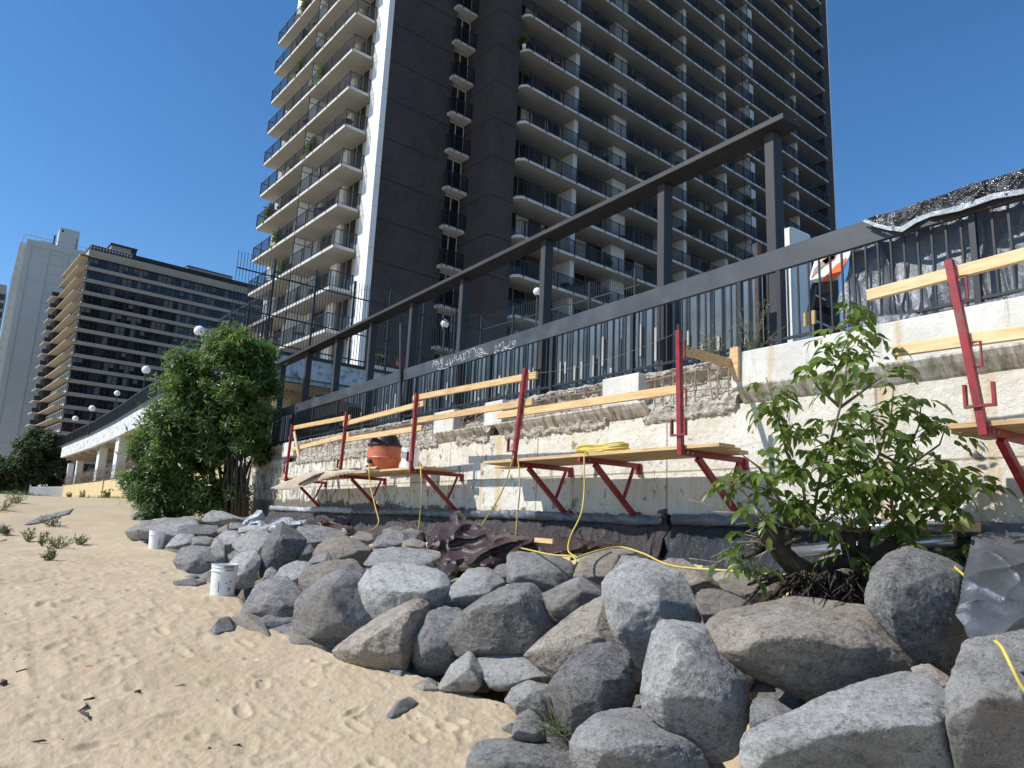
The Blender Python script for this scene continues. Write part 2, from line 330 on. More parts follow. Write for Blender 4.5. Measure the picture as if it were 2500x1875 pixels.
    M['leaf_s']=m_leaf('ash_leaf',(.06,.11,.022),(.21,.285,.07),.45,.38)
    M['leaf_t']=m_leaf('willow_leaf',(.06,.115,.033),(.20,.29,.11),.42,.38)
    M['leaf_f']=m_leaf('far_leaf',(.045,.075,.030),(.10,.14,.06),.3,.6)
    M['leaf_w']=m_leaf('weed_leaf',(.07,.10,.045),(.15,.19,.09),.30,.6)
    M['grass']=m_leaf('beach_grass',(.09,.12,.045),(.19,.22,.10),.30,.7)
    M['steelgrey']=simple('galvanised_pipe',(.45,.47,.49),.28,.8,.15,4,.1,30,.002)
    M['rust']=simple('rusty_rebar',(.30,.23,.17),.85,0,.3,20,.3,80,.003)
    M['chairc']=simple('patio_furniture',(.035,.035,.038),.6)
    M['orangeS']=simple('orange_reflective',(.80,.16,.04),.5,0,.1); M['whiteS']=simple('white_reflective',(.75,.76,.76),.5,0,.08,9,.1,40,.003,.5,((.4,.4,.4),10,.5))
    M['grate']=simple('grey_stone_slab',(.20,.20,.20),.9,0,.2,3,.3,20,.01)
    M['twood']=simple('dark_driftwood',(.075,.055,.045),.9,0,.3,12,.4,60,.006)
    M['pinkflower']=simple('pink_flowers',(.25,.05,.07),.8)
setup_mats()
import bmesh
def sstep(a,b,x): t=np.clip((x-a)/(b-a),0,1); return t*t*(3-2*t)
def base_z(y): return np.interp(y,[-600,0,4,6.5,9.2,12.5,16,20,23.5,26,30,40,90,600],[-.1,-.05,.03,.29,.535,.65,.74,1.0,1.48,1.74,1.66,1.70,1.80,2.0])
def edge_x(y): return np.interp(y,[-5,3.6,4.1,4.5,4.85,5.4,6.0,6.4,7,7.8,9,10.3,11.7,13,15.2,17.2,20,24],[2.9,2.8,2.75,3.4,3.6,3.3,3.1,2.75,2.55,2.3,2.45,2.5,2.35,2.6,2.9,2.7,2.75,3.4])
def ground(x,y,under=True):
    x=np.asarray(x,float);y=np.asarray(y,float); b=base_z(y); e=edge_x(y)
    t=np.clip((x-e)/(5.95-e),0,1.15)
    z=b+t*(1.2-b)
    if under: z=z-.50*sstep(0,.16,t)*(1-sstep(.75,1.,t))*(1-sstep(18,21,y))
    far=sstep(21.5,26,y); z=z*(1-far)+b*far
    z=z-.22*np.exp(-((x-.2)/2.2)**2-((y-18.5)/2.6)**2)
    z=z+.06*np.exp(-((x-4.)/1.6)**2-((y-27)/3)**2)
    xs=np.where(y>23.4,5.95,6.25)
    z=np.where(x>xs,np.where(x>xs+.3,3.2,z+(3.2-z)*(x-xs)/.3),z)
    return z
def heap(x,y):
    b=base_z(y); e=edge_x(y); t=np.clip((x-e)/(5.95-e),-.2,1.1); return b+t*(1.28-b)+.22*sstep(0,.25,t)
def hit(px,py,fn=heap,n=4000,far=40):
    v=ray(px,py); v=v/math.hypot(v[0],v[1]); s=np.linspace(1.6,far,n); P=EYE[None]+v[None]*s[:,None]; d=P[:,2]-fn(P[:,0],P[:,1]); k=np.argmax(d<0)
    return P[k] if (d<0).any() else None
def build_ground():
    ang=np.radians(np.concatenate([np.linspace(-6,78,760),np.linspace(80,352,70)])); 
    r=np.concatenate([[.4,.8,1.3,1.8,2.2],2.6*1.0042**np.arange(0,560),np.geomspace(28,640,40)])
    A,Rr=np.meshgrid(ang,r); X=Rr*np.sin(A); Y=Rr*np.cos(A); Z=ground(X,Y)
    P=np.stack([X.ravel(),Y.ravel(),np.zeros(X.size)],1)
    near=(1-sstep(14,30,Rr)).ravel(); b=1-sstep(5.6,6.,X.ravel())
    P2=P.copy(); P2[:,1]*=.75
    d=.030*fbm(P*1.1,3,3)+.016*fbm(P2*4.2,3,5,ridge=True)*(.4+.6*sstep(-.3,.3,fbm(P*.5,2,9)))+.008*fbm(P*15,3,11)+.0045*fbm(P*38,2,13,ridge=True)
    # footprints, trodden sand
    rs=np.random.RandomState(3); D=np.zeros(X.size); Xr=X.ravel();Yr=Y.ravel()
    for k in range(260):
        fy=3.3+12*rs.rand()**1.5; fx=-.3+rs.rand()*(float(edge_x(fy))+.1); a=rs.rand()*6.28 if rs.rand()<.4 else rs.normal(.25,.4)
        L=.10*(.5+.7*rs.rand()); Wd=.045*(.8+.6*rs.rand()); dp=.006+.015*rs.rand()**2
        m=(np.abs(Xr-fx)<.4)&(np.abs(Yr-fy)<.4); dx=Xr[m]-fx; dy=Yr[m]-fy
        u=dx*math.sin(a)+dy*math.cos(a); w=dx*math.cos(a)-dy*math.sin(a); w=w+.25*Wd*np.sin(u/L*2)
        q=(u/L)**2+(w/Wd)**2; D[m]+= -dp*np.exp(-q**1.6)+.45*dp*np.exp(-((np.sqrt(q)-1.45)/.35)**2)
    z=Z.ravel()+(d+D)*near*b
    # long wind streaks on the dune face
    z=z+ .02*fbm(np.stack([Xr*.5+Yr*.25,Yr*1.6,Xr*0],1),3,21)*sstep(12,17,Rr.ravel())*(1-sstep(40,60,Rr.ravel()))
    nr,nc=A.shape; i=np.arange((nr-1))[:,None]*nc+np.arange(nc)[None]; j=np.arange((nr-1))[:,None]*nc+(np.arange(nc)+1)[None]%nc
    F=np.stack([i,i+nc,j+nc,j],-1).reshape(-1,4)
    V=np.stack([Xr,Yr,z],1)
    me=bpy.data.meshes.new('beach_ground'); me.from_pydata(V.tolist(),[],F.tolist()); me.materials.append(M['sand']); me.polygons.foreach_set('use_smooth',[True]*len(me.polygons)); me.update()
    o=bpy.data.objects.new('beach_ground',me); COL.objects.link(o); tag(o,'pale tan trodden beach sand rising to a low dune','sand',None,'structure')
build_ground()
# ---------------------------------------------------------------- boulders
_ico={}
def ico(n):
    if n not in _ico:
        bm=bmesh.new(); bmesh.ops.create_icosphere(bm,subdivisions=n,radius=1); bm.verts.ensure_lookup_table()
        _ico[n]=(np.array([v.co[:] for v in bm.verts]),[tuple(v.index for v in f.verts) for f in bm.faces]); bm.free()
    return _ico[n]
def hullplanes(P):
    bm=bmesh.new()
    for p in P: bm.verts.new(p)
    r=bmesh.ops.convex_hull(bm,input=bm.verts); bm.normal_update(); out=[]
    for f in bm.faces:
        n=np.array(f.normal[:]); h=float(n@np.array(f.verts[0].co[:]))
        if h<0: n=-n; h=-h
        if h>1e-3: out.append((n,h))
    bm.free(); return out
def lump(pts,seed,sub=5,p=90,amp=.05,chop=5,freq=1.,grow=1.05):
    """closed boulder: rounded hull of pts with broken facets and strata noise; returns verts, faces"""
    pts=np.array(pts); c=(pts.max(0)+pts.min(0))/2; q=pts-c; pl=hullplanes(q); rs=np.random.RandomState(seed)
    size=np.linalg.norm(q,axis=1).max()
    if chop==4:
        for n0,hh in (((-.5,-.45,.72),.88),((.25,-.9,-.15),.90),((.8,-.5,.1),.88),((-.75,-.6,.25),.90)):
            n=np.array(n0)+rs.normal(size=3)*.22; n/=np.linalg.norm(n); pl.append((n,(q@n).max()*(hh+rs.normal()*.03)))
    for k in range(chop):
        n=rs.normal(size=3); n[2]+=.3; n/=np.linalg.norm(n); h=(q@n).max(); pl.append((n,h*(.92+.06*rs.rand())))
    N=np.array([a for a,b in pl]); Hh=np.array([max(b,.06*size) for a,b in pl])
    D,F=ico(sub); ext=np.maximum(np.abs(q).max(0),.1*size); dirs=D*ext; dirs/=np.linalg.norm(dirs,axis=1)[:,None]
    s=np.maximum(dirs@N.T,0)/Hh[None]; r=(s**p).sum(1)**(-1/p); V=dirs*r[:,None]*grow
    W=V/size+seed*3.7
    nrm=dirs
    d=amp*size*(.55*fbm(W*1.3*freq,2,seed)+.40*fbm(W*3.5*freq,5,seed+5,ridge=True,gain=.6)+.30*fbm(W*9*freq,4,seed+9,gain=.6)+.10*fbm(W*34*freq,2,seed+2,ridge=True))
    d+=amp*size*.55*(np.minimum(0,.25-np.abs(fbm(W*2.6,4,seed+61,gain=.6)))*-1.2-.25)*-1*.6
    cell=np.floor(fbm(W*2.1,2,seed+31)*6)/6-fbm(W*2.1,2,seed+31); d+=amp*size*1.1*cell
    st=W@np.array([.3,.5,.8]); cr=np.abs(vnoise(np.stack([st*2.2,W[:,0]*.6,W[:,1]*.6],1),seed+4)); d-=amp*size*.0*cr
    V=V+nrm*d[:,None]
    return V+c,F
def rock(zone,outline,label,tone='',fwd=.34,back=.42,ridge=(),dz=0.,amp=.040,sub=None,chop=4,p=110,name='boulder',depth=None):
    if zone in ZN: ox,oy,s=ZN[zone]; O=zn(ox,oy,s,outline); Rg=[(ox+a*s,oy+b*s,f) for a,b,f in ridge]
    O=np.array(O); cen=O.mean(0); O=cen+(O-cen)*1.06; 
    if depth is None and name=='stone': h=hit(cen[0],O[:,1].max(),lambda a,b:ground(a,b)+.0); depth=(h-EYE)@CF-.04; back=.15; fwd=min(fwd,.2)
    if depth is None:
        h=hit(cen[0],min(cen[1]+ (O[:,1].max()-cen[1])*.25,1874)); depth=(h-EYE)@CF+dz
    wpx=O[:,0].max()-O[:,0].min(); hpx=O[:,1].max()-O[:,1].min(); size=math.sqrt(wpx*hpx)/FPX*depth
    seed=int(cen[0]*7+cen[1]*3)%9973; rs=np.random.RandomState(seed)
    hh=max(hpx/2,1); P=[ondep(x,y,depth+size*(.60*max(0,(cen[1]-y)/hh)-.10*max(0,(y-cen[1])/hh))) for x,y in O]
    vt=ray(*cen)/np.linalg.norm(ray(*cen))
    tl=rs.normal()*.10
    for a,b_,f_ in ((-.27,.16,.95),(.20,.10,1.),(-.20,.34,.85),(.24,.31,.8)):
        u=cen+np.array([(a+rs.normal()*.04)*wpx,(b_+tl*(1 if a>0 else -1)+rs.normal()*.03)*hpx]); P.append(ondep(u[0],u[1],depth)-vt*size*fwd*f_*(.9+.25*rs.rand()))
    for x,y,f in Rg: P.append(ondep(x,y,depth)-vt*size*f)
    for x,y in O:
        w=cen+(np.array([x,y])-cen)*.72; P.append(ondep(w[0],w[1],depth)+vt*size*back)
    big=max(wpx,hpx); sub=sub or (6 if big>230 else 5 if big>60 else 4)
    if name=='stone' and chop==4:
        G=[]
        for x,y in O:
            h_=hit(x,y,lambda a,b:ground(a,b),9000,45)
            if h_ is not None: G+=[h_+np.array([0,0,.012]),h_-np.array([0,0,.12])]
        if len(G)>=8:
            G=np.array(G); c_=G.mean(0); t_=min(.07,.10*np.abs(G[:,:2]-c_[:2]).max()+.012); c_[2]=G[:,2].max()+t_ if np.abs(G-c_).max()<.8 else G[:,2].mean()+.07; P=list(G)+[c_+np.array([.15,.1,0])*np.abs(G-c_).max(),c_-np.array([.15,.1,0])*np.abs(G-c_).max()]; amp=.02
    V,F=lump(P,seed,sub,p=p,amp=amp,chop=chop if name!='stone' else 2)
    o=mesh(name,V,F,M['rock'+('_'+tone if tone else '')],smooth=True)
    g='boulders heaped along the foot of the wall' if name=='boulder' else None
    return tag(o,label,'boulder' if name=='boulder' else 'stone',g)
ZN={'A':(400,1200,.3014),'B':(900,1200,.4069),'C':(1600,1200,.4069),'D':(0,1200,.4070)}
def rocks():
    R=rock
    R('B',[(505,870),(530,770),(700,640),(800,590),(880,565),(1000,575),(1050,640),(1060,740),(1100,830),(1080,850),(940,960),(820,975),(680,990),(560,970)],'big rounded grey-brown boulder leaning right, above the small pointed wedge stone','d',ridge=[(880,640,.30),(680,700,.3),(1000,760,.3)])
    R('B',[(262,880),(300,800),(370,730),(450,700),(570,720),(530,800),(515,900),(550,990),(440,1085),(320,1090),(270,1000)],'upright grey boulder between the long tan boulder and the big leaning boulder','',ridge=[(340,860,.3),(470,980,.25)])
    R('B',[(-190,950),(-120,890),(10,800),(120,730),(250,650),(330,640),(370,690),(355,790),(300,890),(230,1000),(190,1060),(60,1110),(-30,1110),(-90,1070),(-95,1040),(-160,1010)],'long tan-brown boulder with a rough light end, lying at the sand edge','t',ridge=[(-60,960,.3),(200,760,.25),(60,1000,.3)],amp=.055)
    R('B',[(-40,560),(20,470),(100,430),(200,445),(300,455),(420,480),(480,560),(485,640),(470,690),(370,720),(330,660),(240,680),(130,750),(40,775),(0,720)],'large pale grey boulder behind the long tan boulder','l',ridge=[(60,600,.3),(250,620,.3)])
    R('B',[(-20,430),(60,350),(150,335),(340,350),(430,380),(440,490),(290,470),(160,470),(60,480)],'grey boulder under the left end of the brown tarp','',dz=.35)
    R('B',[(470,600),(560,530),(600,470),(700,458),(750,490),(820,560),(740,620),(690,680),(600,700),(480,690)],'pale angular boulder below the hanging corner of the brown tarp','l',ridge=[(600,610,.3),(700,560,.2)])
    R('B',[(845,380),(890,365),(1000,375),(1120,390),(1200,430),(1240,500),(1230,530),(1150,580),(1060,620),(1000,600),(880,580),(850,540)],'grey veined boulder right below the brown tarp, where the yellow hoses meet','',ridge=[(930,500,.3),(1100,470,.25)],dz=.1)
    R('B',[(1045,620),(1150,575),(1270,515),(1340,560),(1410,600),(1410,640),(1330,690),(1200,760),(1140,800),(1100,810),(1080,760),(1055,700)],'dark grey wedge boulder left of the big speckled boulder','d',ridge=[(1230,600,.3)])
    R('B',[(960,970),(1100,850),(1250,730),(1410,640),(1480,750),(1560,930),(1640,1050),(1640,1120),(1500,1130),(1300,1100),(1060,1060)],'large tan cracked slab leaning under the speckled boulder','t',ridge=[(1350,850,.18)],dz=.3,fwd=.15)
    R('B',[(1420,560),(1470,500),(1560,440),(1660,420),(1770,460),(1850,500),(1900,570),(1960,690),(1990,790),(1860,800),(1780,810),(1720,900),(1680,980),(1650,1040),(1560,960),(1490,860),(1450,760),(1425,650)],'big pale speckled boulder standing tallest in the middle of the heap','l',ridge=[(1770,790,.35),(1600,880,.25),(1500,600,.2),(1680,640,.35)],fwd=.25)
    R('B',[(1395,580),(1400,500),(1440,440),(1500,390),(1600,390),(1670,430),(1580,480),(1470,540),(1420,620)],'grey boulder tucked behind the top left of the speckled boulder','',dz=.35)
    R('C',[(10,440),(100,405),(170,410),(240,450),(330,520),(400,590),(280,610),(230,660),(190,600),(120,520),(40,480)],'pale cracked boulder between the speckled boulder and the tree stump','t',dz=.15)
    R('B',[(415,1190),(500,1040),(600,965),(620,970),(680,1080),(670,1150),(615,1205),(520,1195)],'small pointed wedge stone half sunk in sand beside the flat pale slab','l',ridge=[(600,1060,.3)],chop=3,dz=-.08)
    R('B',[(650,1010),(750,975),(930,965),(1010,1020),(1100,1100),(1095,1140),(1000,1140),(880,1165),(780,1190),(740,1170),(690,1110)],'flat pale slab with a thin dark edge lying at the sand edge','l',ridge=[(800,1160,.25),(1000,1110,.25)],fwd=.15)
    R('B',[(1000,980),(1130,900),(1320,865),(1340,875),(1330,950),(1210,1010),(1170,1060),(1100,1080),(1050,1060)],'dark wedge stone with a drilled groove above the squat dark boulder','d',fwd=.25)
    R('B',[(1105,1160),(1160,1070),(1210,1010),(1260,950),(1340,940),(1450,925),(1510,950),(1570,990),(1560,1110),(1590,1190),(1565,1280),(1500,1330),(1350,1400),(1260,1480),(1220,1510),(1170,1440),(1140,1320),(1130,1240)],'squat dark grey shield-shaped boulder at the sand edge, left of the tall striped boulder','d',ridge=[(1300,1100,.3),(1470,1150,.3)])
    R('B',[(820,1250),(870,1180),(960,1140),(1080,1170),(1110,1230),(1100,1320),(1050,1370),(960,1320),(870,1290)],'middling grey stone under the flat pale slab','',ridge=[(980,1220,.3)])
    R('B',[(890,1350),(960,1310),(1010,1340),(1050,1420),(1060,1490),(930,1500),(860,1470),(900,1440)],'rough dark brown stone in the sand by the dry weeds','d',chop=8,amp=.07,dz=-.05)
    R('B',[(805,1435),(860,1400),(875,1450),(900,1470),(850,1455)],'smallest dark stone poking out of the sand left of the dry weeds','d',name='stone')
    R('B',[(625,1610),(680,1520),(780,1490),(900,1500),(1060,1510),(1150,1545),(1260,1590),(1400,1660),(1420,1740),(700,1760),(620,1720)],'low flat grey boulder half buried at the bottom edge of the photo','',fwd=.3,ridge=[(900,1600,.25)])
    R('B',[(1240,1500),(1310,1400),(1400,1340),(1530,1310),(1700,1330),(1800,1380),(1900,1460),(1960,1530),(2030,1640),(2060,1760),(1320,1760),(1250,1590)],'broad pale domed boulder dusted with sand at the bottom edge','l',ridge=[(1480,1480,.3),(1750,1520,.3)])
    R('C',[(-20,1020),(0,880),(60,800),(100,795),(240,815),(330,840),(400,1000),(480,1080),(560,1150),(560,1200),(520,1340),(500,1500),(440,1570),(330,1590),(290,1560),(200,1480),(100,1380),(0,1330),(-45,1300),(-60,1200)],'tall streaked grey boulder with a shadowed lower face, left of the widest boulder','',ridge=[(380,1230,.35),(60,1230,.28),(490,1200,.25),(180,950,.2),(260,1230,.33)],fwd=.2)
    R('C',[(335,800),(450,730),(700,680),(850,655),(1000,690),(1280,705),(1370,740),(1440,850),(1500,950),(1555,1085),(1400,1130),(1280,1170),(1120,1240),(1000,1265),(950,1240),(860,1180),(740,1130),(600,1075),(480,1030),(400,960),(350,880)],'widest boulder, lens-shaped brownish grey with pale veins, under the sapling stump','t',ridge=[(1100,900,.3),(700,850,.3),(900,1050,.25)],fwd=.25)
    R('C',[(555,1500),(600,1430),(780,1380),(870,1340),(980,1270),(1200,1180),(1400,1105),(1530,1095),(1610,1120),(1700,1200),(1770,1320),(1770,1430),(1740,1560),(1780,1760),(560,1760)],'huge pale grey boulder filling the bottom right corner','l',ridge=[(1100,1400,.3),(1600,1400,.3),(800,1500,.3)],fwd=.25)
    R('C',[(580,1300),(600,1250),(700,1240),(860,1350),(760,1420),(620,1440),(575,1450)],'dark stone in the gap beneath the widest boulder','d',dz=.05)
    R('C',[(570,1200),(620,1085),(700,1100),(725,1200),(650,1190)],'small tan stone wedged in the black gap left of the corner boulder','t',dz=.15)
    R('C',[(1290,620),(1330,480),(1400,410),(1520,365),(1640,400),(1760,440),(1850,500),(1840,640),(1870,850),(1830,1000),(1800,1140),(1700,1100),(1560,1020),(1500,950),(1430,830),(1370,740),(1290,700)],'tall dark boulder in leaf shade between the sapling and the silver tarp','d',ridge=[(1450,560,.25),(1600,800,.25)],fwd=.25)
    R('C',[(1530,1060),(1640,1040),(1750,1110),(1800,1160),(1770,1260),(1700,1210),(1610,1130)],'tan stone showing between the three right-hand boulders','t',dz=.1)
    R('C',[(1770,1180),(1850,980),(1870,920),(2050,890),(2220,860),(2450,900),(2450,1760),(1850,1760),(1790,1500),(1770,1330)],'grey boulder at the right edge with the yellow hose lying over it','',ridge=[(1950,1250,.3),(2150,1200,.3)],fwd=.2)
    R('C',[(230,650),(290,590),(430,600),(540,640),(560,700),(480,750),(340,810),(310,800),(270,720)],'small dark stone just left of the roots of the stump','d',dz=.1)
    R('C',[(380,545),(480,500),(700,520),(750,580),(740,700),(560,690),(430,600)],'low tan stone behind the roots, with dry leaves on it','t',dz=.35,fwd=.1)
    R('A',[(620,1020),(680,900),(760,760),(850,715),(980,700),(1040,740),(1130,850),(1110,920),(1100,1050),(1080,1130),(950,1100),(830,1080),(700,1040)],'dark wedge boulder at the sand edge, right of the nearer pail','d',ridge=[(860,880,.3),(1020,950,.25)])
    R('A',[(1075,1240),(1085,1060),(1090,900),(1140,840),(1280,740),(1350,680),(1500,605),(1640,700),(1600,830),(1640,930),(1700,1050),(1600,1130),(1500,1180),(1440,1250),(1400,1280),(1200,1275)],'large smooth blue-grey boulder right of the dark wedge boulder','',ridge=[(1230,1140,.3),(1450,1050,.3),(1330,820,.2)],fwd=.22)
    R('A',[(1105,720),(1160,620),(1330,570),(1530,555),(1620,660),(1640,720),(1500,680),(1350,740),(1280,800),(1140,860)],'tan streaky boulder behind the large smooth blue-grey one','t',dz=.2)
    R('A',[(905,700),(950,620),(1070,565),(1160,570),(1220,610),(1140,660),(1110,720),(1120,810),(1040,760),(980,710)],'round grey boulder between the dark wedge and the tan streaky boulder','',dz=.1)
    R('A',[(790,740),(830,640),(870,605),(920,650),(905,710),(850,725)],'small pointed dark stone left of the round grey boulder','d',dz=.05)
    R('A',[(770,580),(830,410),(920,290),(960,255),(1080,340),(1150,405),(1070,470),(1060,570),(1000,610),(910,640),(800,680)],'tall angular brown-grey boulder rising to a point below the wall','d',ridge=[(930,380,.3),(860,560,.25),(1000,500,.3)],fwd=.2)
    R('A',[(1060,450),(1130,410),(1190,430),(1220,490),(1190,560),(1080,575)],'small round boulder right of the tall angular one','d')
    R('A',[(1080,350),(1100,290),(1180,275),(1290,290),(1400,320),(1500,340),(1400,390),(1310,420),(1230,500),(1180,430)],'broken dark ledge-like boulder beneath the white sheets','d',dz=.1)
    R('A',[(530,600),(560,560),(640,490),(740,475),(780,550),(760,650),(720,760),(640,780),(560,765),(540,680)],'pale boulder directly behind the nearer pail','l',ridge=[(640,600,.3)])
    R('A',[(560,440),(620,370),(720,320),(830,330),(880,360),(810,520),(770,580),(740,500),(640,500)],'grey boulder left of the tall angular boulder','',dz=.05)
    R('A',[(90,560),(150,460),(260,445),(380,460),(440,560),(430,620),(380,680),(240,660),(120,625)],'low broad grey boulder left of the nearer pail','',ridge=[(260,520,.3)])
    R('A',[(380,470),(440,410),(490,430),(530,580),(440,610)],'narrow upright grey stone behind the low broad boulder','d',dz=.05)
    R('A',[(380,470),(420,380),(500,320),(590,320),(630,380),(570,460),(520,500)],'grey boulder in the second row above the narrow upright stone','',dz=.1)
    R('A',[(225,440),(250,365),(310,360),(410,375),(390,430),(320,450)],'small shadowed stone between two grey boulders left of the pails','d')
    R('A',[(15,450),(60,390),(130,345),(240,350),(245,430),(150,470),(80,460)],'grey ribbed boulder right of the farther pail','')
    R('A',[(115,350),(140,280),(230,270),(430,275),(445,330),(430,375),(310,370)],'long dark layered boulder in the row behind the pails','d')
    R('A',[(320,245),(340,190),(400,155),(470,160),(560,200),(660,230),(660,270),(440,260)],'domed brown-grey boulder at the foot of the leafy trees','',dz=.1)
    R('A',[(120,215),(180,200),(280,205),(325,245),(230,240)],'low tan stone left of the domed boulder','t')
    R('A',[(430,310),(520,260),(530,310),(500,330),(440,345)],'small tan stone in the gap below the domed boulder','t')
    R('A',[(515,310),(540,255),(600,250),(660,275),(600,310),(560,325)],'small grey boulder left of the crumpled white sheet','d')
    R('A',[(600,340),(620,290),(720,272),(840,290),(840,335),(720,330)],'flat pale stone right below the crumpled white sheet','l')
    R('A',[(1160,590),(1220,520),(1330,490),(1350,570),(1250,610)],'small pale boulder in front of the tan-topped round one','l')
    R('A',[(1215,530),(1260,440),(1370,370),(1490,365),(1600,420),(1680,470),(1700,540),(1650,610),(1530,575),(1330,580)],'broad tan-topped boulder below the left bracket walkway','t',ridge=[(1450,470,.3)])
    R('A',[(1530,365),(1590,320),(1690,340),(1710,380),(1650,430),(1590,425)],'small cracked tan stone beside the hanging yellow hose','t',dz=.1)
    R('A',[(1690,450),(1740,370),(1840,310),(1920,320),(1960,400),(1940,470),(1800,470)],'grey boulder with a broken top left of the brown tarp','',dz=.1)
    R('B',[(205,350),(210,300),(270,280),(340,310),(355,355)],'tan boulder touching the left side of the brown tarp','t',dz=.2)
    R('B',[(740,490),(780,440),(850,425),(850,540),(820,555)],'small dark stone under the middle of the brown tarp','d',dz=.1)
    R('B',[(1240,510),(1280,400),(1380,365),(1500,380),(1480,420),(1410,510),(1400,570),(1330,560)],'tan boulder under the coiled yellow hose','t',dz=.15)
    R('B',[(1270,420),(1300,375),(1380,350),(1580,340),(1595,370),(1460,400),(1290,435)],'flat layered slab laid on top of the tan boulder by the hose','',dz=.15,amp=.06)
    R('D',[(760,240),(800,215),(870,180),(1000,160),(1160,170),(1200,215),(1080,240),(1060,270),(990,300),(800,285)],'long low layered boulder behind the farther pail','')
    R('D',[(820,290),(900,270),(1000,300),(960,320),(870,308)],'low stone at the sand edge left of the farther pail','',name='stone')
    R('D',[(775,163),(830,148),(880,160),(872,176),(790,174)],'flat stone lying on the sand under the bush','',name='stone',dz=0)
    R('D',[(788,130),(830,120),(872,140),(820,144)],'thin flat stone on the dune shoulder beside the bush','',name='stone')
    R('D',[(1045,545),(1100,538),(1180,550),(1230,548),(1170,566),(1060,562)],'thin dark shale slab lying in the sand left of the nearer pail','d',name='stone',fwd=.15)
    R('D',[(1115,502),(1160,492),(1215,510),(1190,522),(1125,515)],'small flat stone in the sand behind the nearer pail','',name='stone',fwd=.2)
    R('D',[(1265,840),(1310,790),(1360,765),(1395,790),(1398,835),(1280,862)],'thin grey plate of shale on the sand, left of the brown plate','',name='stone',fwd=.05,back=.1,amp=.02)
    R('D',[(1380,772),(1470,750),(1560,790),(1612,868),(1540,842),(1400,797)],'thin brown plate of shale leaning by the dark wedge boulder','t',name='stone',fwd=.05,back=.1,amp=.02)
    R('B',[(110,1355),(170,1270),(240,1245),(288,1280),(230,1325),(140,1360)],'small grey stone buried in the open sand','',name='stone',fwd=.1)
    R('B',[(270,1175),(340,1130),(400,1150),(412,1192),(330,1192)],'flaky tan stone splinters in the sand by the wedge stone','t',name='stone',fwd=.15)
    R('B',[(130,1090),(180,1063),(300,1075),(312,1100),(200,1102)],'low grey stone just showing below the long tan boulder','',name='stone')
    R('D',[(762,274),(800,262),(818,270),(780,281)],'small dark stone on the sand left of the farther pail','d',name='stone')
    R('D',[(130,206),(200,172),(330,132),(430,108),(405,135),(320,160),(245,185)],'long flat grey slab lying up the dune slope','',name='stone',fwd=.1,back=.15,amp=.02)
    R('D',[(-20,255),(0,222),(35,218),(20,245)],'small grey stone at the left edge of the photo','',name='stone')
rocks()
def filler():  # unseen stones added to keep the gaps between boulders dark
    rs=np.random.RandomState(11); n=0
    while n<150:
        y=1.2+rs.rand()*17; e=float(edge_x(y)); x=e+.25+rs.rand()*(5.75-e-.25); z=float(ground(x,y)); r=.20+.24*rs.rand()
        D,_=ico(1); P=D*np.array([r*(.8+.5*rs.rand()),r*(.8+.5*rs.rand()),r*(.55+.3*rs.rand())])+rs.normal(size=D.shape)*r*.08+np.array([x,y,z+.10+.10*rs.rand()])
        V,F=lump(P,n+500,4,amp=.05); o=mesh('stone',V,F,M['rock_'+'dtd'[n%3]],smooth=True); n+=1
        tag(o,'dark stone filling a gap low in the boulder heap','stone','stones filling the gaps under the boulders')
filler()
def root_stones():  # dark stones added over pale sand so the space behind the roots reads dark
    rs=np.random.RandomState(23)
    for k in range(16):
        c=ondep(1950+rs.rand()*230,1375+rs.rand()*110,5.65+.35*rs.rand()); r=.12+.1*rs.rand(); D,_=ico(1); P=D*r+rs.normal(size=D.shape)*r*.12+c; V,F=lump(P,k+900,4,amp=.05); tag(mesh('stone',V,F,M['rock_d'],smooth=True),'dark stone half hidden behind the roots of the stump','stone','stones behind the roots')
root_stones()
# ================================================================ retaining wall, railing, steel frame, walkways
WX=6.15; CO=6.03; FX=6.30; GX=6.80
def px(ox,oy,s,x,y): return (ox+x*s,oy+y*s)
Z4=lambda x,y:px(550,550,.422,x,y)
Z5=lambda x,y:px(1200,600,.422,x,y)
Z6=lambda x,y:px(1800,400,.482,x,y)
def noisy_strip(mb,y0,y1,prof,n,amp,seed,fr=5.,ends=True):
    """prof: list of (x,z); swept along y, pushed in and out by noise"""
    ys=np.linspace(y0,y1,n); m=len(prof); V=np.zeros((n*m,3))
    for i,y in enumerate(ys):
        for k,(x,z) in enumerate(prof): V[i*m+k]=(x,y,z)
    d=fbm(V*fr,4,seed,ridge=True)*amp; V[:,0]-=d; V[:,2]+=fbm(V*fr*1.3,3,seed+3)*amp*.6
    F=[(i*m+k,(i+1)*m+k,(i+1)*m+k+1,i*m+k+1) for i in range(n-1) for k in range(m-1)]
    if ends: F+=[tuple(range(m)),tuple((n-1)*m+k for k in range(m))[::-1]]
    mb.add(V,F)
